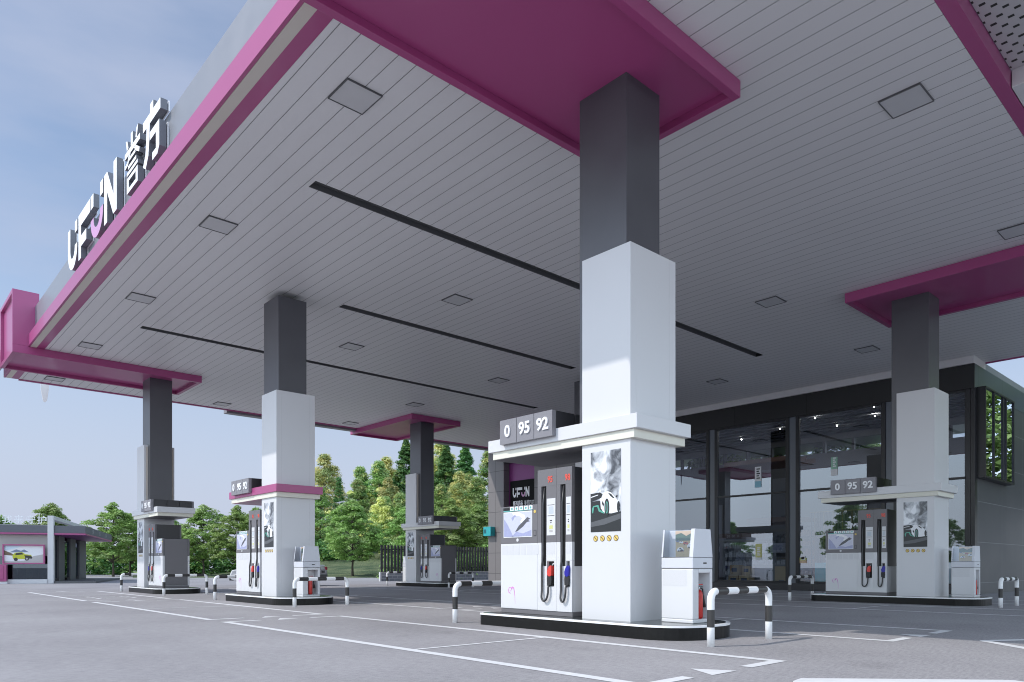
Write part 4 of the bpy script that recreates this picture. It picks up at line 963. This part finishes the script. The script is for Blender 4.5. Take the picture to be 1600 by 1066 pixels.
for y0, y1 in ((.7, 1.9), (3.8, 5.9), (8.0, 9.6)):
    b = MB(); b.box(.0, .02, y0, y1, .3, 2.6, 'sideglass'); b.build('side_window', sv)
b = MB(); b.box(-9, -.2, 12.4, 12.6, 0, 2.83, 'intwall'); b.box(-1.0, -.9, .6, 12.4, .1, 2.82, 'dark'); b.box(-9, -1.01, 1.6, 1.7, .1, 2.82, 'dark'); b.box(-9, -.2, .9, 12.4, .02, .1, 'intfloor'); b.build('inner_room', sv)
t = thing('billboard', 'framed billboard with a yellow off road car on the service building', 'billboard'); t.parent = None
bbM = Matrix.Translation((8.36, 48.89, 0)) @ Matrix.Rotation(R(-19.3), 4, 'Z') @ Matrix.Translation((-1.29, .0, 1.69)); t.matrix_world = bbM
b = MB(.008)
for x0, x1, z0, z1 in ((-1.02, 1.02, .49, .56), (-1.02, 1.02, -.56, -.49), (-1.02, -.95, -.489, .489), (.95, 1.02, -.489, .489)): b.box(x0, x1, -.12, .1, z0, z1, 'pink')
b.box(-.95, .95, .05, .1, -.49, .49, 'pink'); b.box(-.8, -.7, .1, .42, -.1, 0, 'pink'); b.box(.7, .8, .1, .42, -.1, 0, 'pink'); b.build('frame', t)
b = MB(); U = lambda u, v, w: (-.95+1.9*u, .0-w, -.49+.98*v)
def L(pts, m, k): b.prism(pts, U, .002*k, -.02, m)
L(rect(0, 1, 0, 1), 'p_white', 0); L([(0, .7), (.0, 1), (.5, 1), (.3, .85)], 'p_sky', 1); L([(.12, .6), (.3, .78), (.42, .70), (.5, .78), (.62, .62)], 'p_mount', 2)
L([(0, .72), (.18, .55), (.3, .4), (0, .45)], 'p_brown', 3); L([(0, 0), (1, 0), (1, .5), (.75, .40), (.5, .12), (.2, .08), (0, .1)], 'p_rock', 3)
L([(.22, .22), (.20, .44), (.27, .58), (.45, .62), (.53, .50), (.68, .46), (.71, .30), (.60, .22)], 'p_suv', 4); L([(.27, .44), (.30, .56), (.44, .59), (.49, .49)], 'p_dark', 5); L([(.50, .44), (.66, .42), (.71, .34), (.70, .24), (.55, .26)], 'p_dark', 5)
b.prism([(x, y) for x, y in ell(.29, .2, .05, .10)], U, .012, 0, 'p_dark'); b.prism(ell(.57, .24, .055, .11), U, .012, 0, 'p_dark'); b.prism(ell(.57, .24, .028, .055), U, .014, 0, 'p_rock'); b.build('picture', t)
t = thing('magenta_counter', 'magenta panelled counter at the left edge of the service building', 'counter'); t.matrix_world = Matrix.Translation((8.36, 48.89, 0)) @ Matrix.Rotation(R(-19.3), 4, 'Z') @ Matrix.Translation((-3.0, -.35, 0))
b = MB(.01); b.box(-1.2, .93, 0, .3, .14, 1.1, 'pink'); b.box(-1.1, .98, .02, .28, 0, .139, 'clad'); b.build('body', t); b = MB(.01); b.box(-1.0, .80, -.03, 0, .26, 1.0, 'pink'); b.build('panel', t)
t = thing('roof_lettering', 'white Chinese characters standing on the service building roof', 'sign'); t.matrix_world = Matrix.Translation((8.36, 48.89, 0)) @ Matrix.Rotation(R(-19.3), 4, 'Z') @ Matrix.Translation((-1.35, .2, 3.37))
for k, ch in enumerate('车我来守护'):
    b = MB(); put_text(b, ch, .52, lambda x, y, z, k=k: (x-1.35+.56*k, -z, y+.27), 'letter', .02, .002); b.build('character', t)
b = MB(); b.box(-1.7, 1.2, .03, .06, 0, .03, 'gap'); b.build('base_rail', t)

# ------------------------------------------------------------------ car
car = thing('parked_car', 'white car parked beyond the island with the magenta shelf', 'car', (16.17, 35.58, 0), math.atan2(-.6727, .74))
prof = [(-2.2, .35), (-2.25, .55), (-2.15, .80), (-1.3, .95), (-.75, 1.02), (-.05, 1.40), (.9, 1.42), (1.6, 1.12), (2.12, 1.08), (2.22, .85), (2.24, .45), (2.1, .30), (-2.0, .28)]
b = MB(); ws = [(-.88, .86), (-.80, 1), (.80, 1), (.88, .86)]
rows = []
for w_, k in ((-.90, 0), (-.82, 1), (.82, 1), (.90, 0)):
    rows.append([(x*(1 if k else .985), w_*(1 if z < 1.0 else .82), z*(1 if k else .985) if z > .4 else z) for x, z in prof])
n = len(prof); vs = [p for r in rows for p in r]
fs = [(r*n+i, r*n+(i+1) % n, (r+1)*n+(i+1) % n, (r+1)*n+i) for r in range(3) for i in range(n)]+[tuple(range(n-1, -1, -1)), tuple(3*n+i for i in range(n))]
b.bevel = .04; b.add(vs, fs, 'carwhite'); b.build('body', car)
b = MB()
for s in (-1, 1): b.prism([(-.62, 1.03), (-.05, 1.34), (.85, 1.36), (1.35, 1.10)], lambda u, v, w, s=s: (u, s*w, v), .80, .70, 'carglass')
b.build('side_window', car)
b = MB(); b.prism([(1.0, 1.40), (1.62, 1.125), (1.66, 1.13), (1.04, 1.41)], lambda u, v, w: (u, w, v+.008), -.62, .62, 'carglass'); b.build('rear_window', car)
for x, y in ((-1.38, -.82), (-1.38, .82), (1.38, -.82), (1.38, .82)):
    b = MB(); s = 1 if y > 0 else -1; b.tube([(x, y-.11, .33), (x, y-.1, .33), (x, y+.1, .33), (x, y+.11, .33)], [.28, .33, .33, .28], 'tyre', 22); wl = b.build('wheel', car)
    b = MB(); b.tube([(x, y+s*.09, .33), (x, y+s*.115, .33)], [.22, .20], 'rim', 18); b.build('rim', wl)
for s in (-1, 1):
    b = MB(.01); b.box(2.0, 2.245, s*.55, s*.86, .80, .98, 'taillight'); b.build('taillight', car)
b = MB(.02); b.box(2.0, 2.27, -.8, .8, .30, .58, 'black'); b.box(-2.28, -2.0, -.8, .8, .28, .5, 'black'); b.box(2.24, 2.262, -.26, .26, .66, .78, 'black'); b.build('bumper', car)

# ------------------------------------------------------------------ light, sky, camera
SKY_FILL, SKYLO = (3.3, 3.0, 2.42), (1.09, 1.02, .96)
sun_dir = Vector((-1, .53, 1.12)).normalized()
ld = bpy.data.lights.new('sun', 'SUN'); ld.energy = 2.0; ld.angle = R(.6); ld.color = (1, .95, .88)
lo = bpy.data.objects.new('sun', ld); COL.objects.link(lo); lo.rotation_euler = sun_dir.to_track_quat('Z', 'Y').to_euler(); lo.location = (-30, 20, 40)
wd = bpy.data.worlds.new('World'); scene.world = wd; wd.use_nodes = True; nt = wd.node_tree; bg = nt.nodes['Background']
sky = N(nt, 'ShaderNodeTexSky', sky_type='NISHITA'); sky.sun_disc = False
sky.sun_elevation = math.asin(sun_dir.z); sky.sun_rotation = math.atan2(sun_dir.x, sun_dir.y) % (2*math.pi)
sky.air_density = 1.0; sky.dust_density = .3; sky.ozone_density = 1.6
tc = N(nt, 'ShaderNodeTexCoord'); mp = N(nt, 'ShaderNodeMapping'); nt.links.new(tc.outputs['Generated'], mp.inputs[0]); mp.inputs['Scale'].default_value = (1.3, 1.3, 4.5); mp.inputs['Rotation'].default_value = (.1, .2, .5)
no = N(nt, 'ShaderNodeTexNoise'); no.inputs['Scale'].default_value = 1.7; no.inputs['Detail'].default_value = 7; no.inputs['Roughness'].default_value = .52; nt.links.new(mp.outputs[0], no.inputs['Vector'])
cr = N(nt, 'ShaderNodeValToRGB'); cr.color_ramp.elements[0].position = .40; cr.color_ramp.elements[0].color = (.10, .10, .10, 1); cr.color_ramp.elements[1].position = .78; cr.color_ramp.elements[1].color = (.85, .85, .85, 1); nt.links.new(no.outputs['Fac'], cr.inputs[0])
sx_ = N(nt, 'ShaderNodeSeparateXYZ'); nt.links.new(tc.outputs['Generated'], sx_.inputs[0])
hz = N(nt, 'ShaderNodeMapRange', interpolation_type='SMOOTHSTEP'); nt.links.new(sx_.outputs['Z'], hz.inputs[0])
for k_i, v_ in ((1, 0.0), (2, .48), (3, .97), (4, 0.0)): hz.inputs[k_i].default_value = v_
mxf = math_n(nt, 'MAXIMUM', cr.outputs[0], hz.outputs[0])
mx = N(nt, 'ShaderNodeMix', data_type='RGBA'); nt.links.new(mxf, mx.inputs[0]); nt.links.new(sky.outputs[0], mx.inputs[6]); mx.inputs[7].default_value = (2.95, 3.48, 4.75, 1)
# sky gain added away from the view for fill light; visible part stays dimmer
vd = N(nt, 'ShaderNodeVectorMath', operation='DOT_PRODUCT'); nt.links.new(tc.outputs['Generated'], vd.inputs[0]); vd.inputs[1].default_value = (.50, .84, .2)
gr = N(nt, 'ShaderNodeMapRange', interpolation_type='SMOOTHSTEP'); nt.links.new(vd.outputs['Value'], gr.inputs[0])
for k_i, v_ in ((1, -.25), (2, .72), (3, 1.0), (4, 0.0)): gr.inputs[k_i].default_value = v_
tn = N(nt, 'ShaderNodeMix', data_type='RGBA'); nt.links.new(gr.outputs[0], tn.inputs[0]); tn.inputs[6].default_value = (*SKYLO, 1); tn.inputs[7].default_value = (*SKY_FILL, 1)
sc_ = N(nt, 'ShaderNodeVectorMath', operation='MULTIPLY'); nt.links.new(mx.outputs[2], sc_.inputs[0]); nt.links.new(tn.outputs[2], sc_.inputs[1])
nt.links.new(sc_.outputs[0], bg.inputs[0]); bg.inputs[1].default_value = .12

cd = bpy.data.cameras.new('camera'); co = bpy.data.objects.new('camera', cd); COL.objects.link(co); scene.camera = co
co.location = (0, 0, 1.0); co.rotation_euler = (R(90), 0, math.atan2(.74, .6727)-R(90)); cd.sensor_fit = 'HORIZONTAL'; cd.sensor_width = 36; cd.lens = 1128.8/1600*36
cd.shift_y = 352/1600; cd.clip_start = .05; cd.clip_end = 2000
vs_ = scene.view_settings; vs_.view_transform = 'Standard'; vs_.look = 'None'; vs_.exposure = .47; vs_.gamma = 1
scene.cycles.max_bounces = 10; scene.cycles.transparent_max_bounces = 16
scene.cycles.use_denoising = True
scene.cycles.filter_width = 1.05
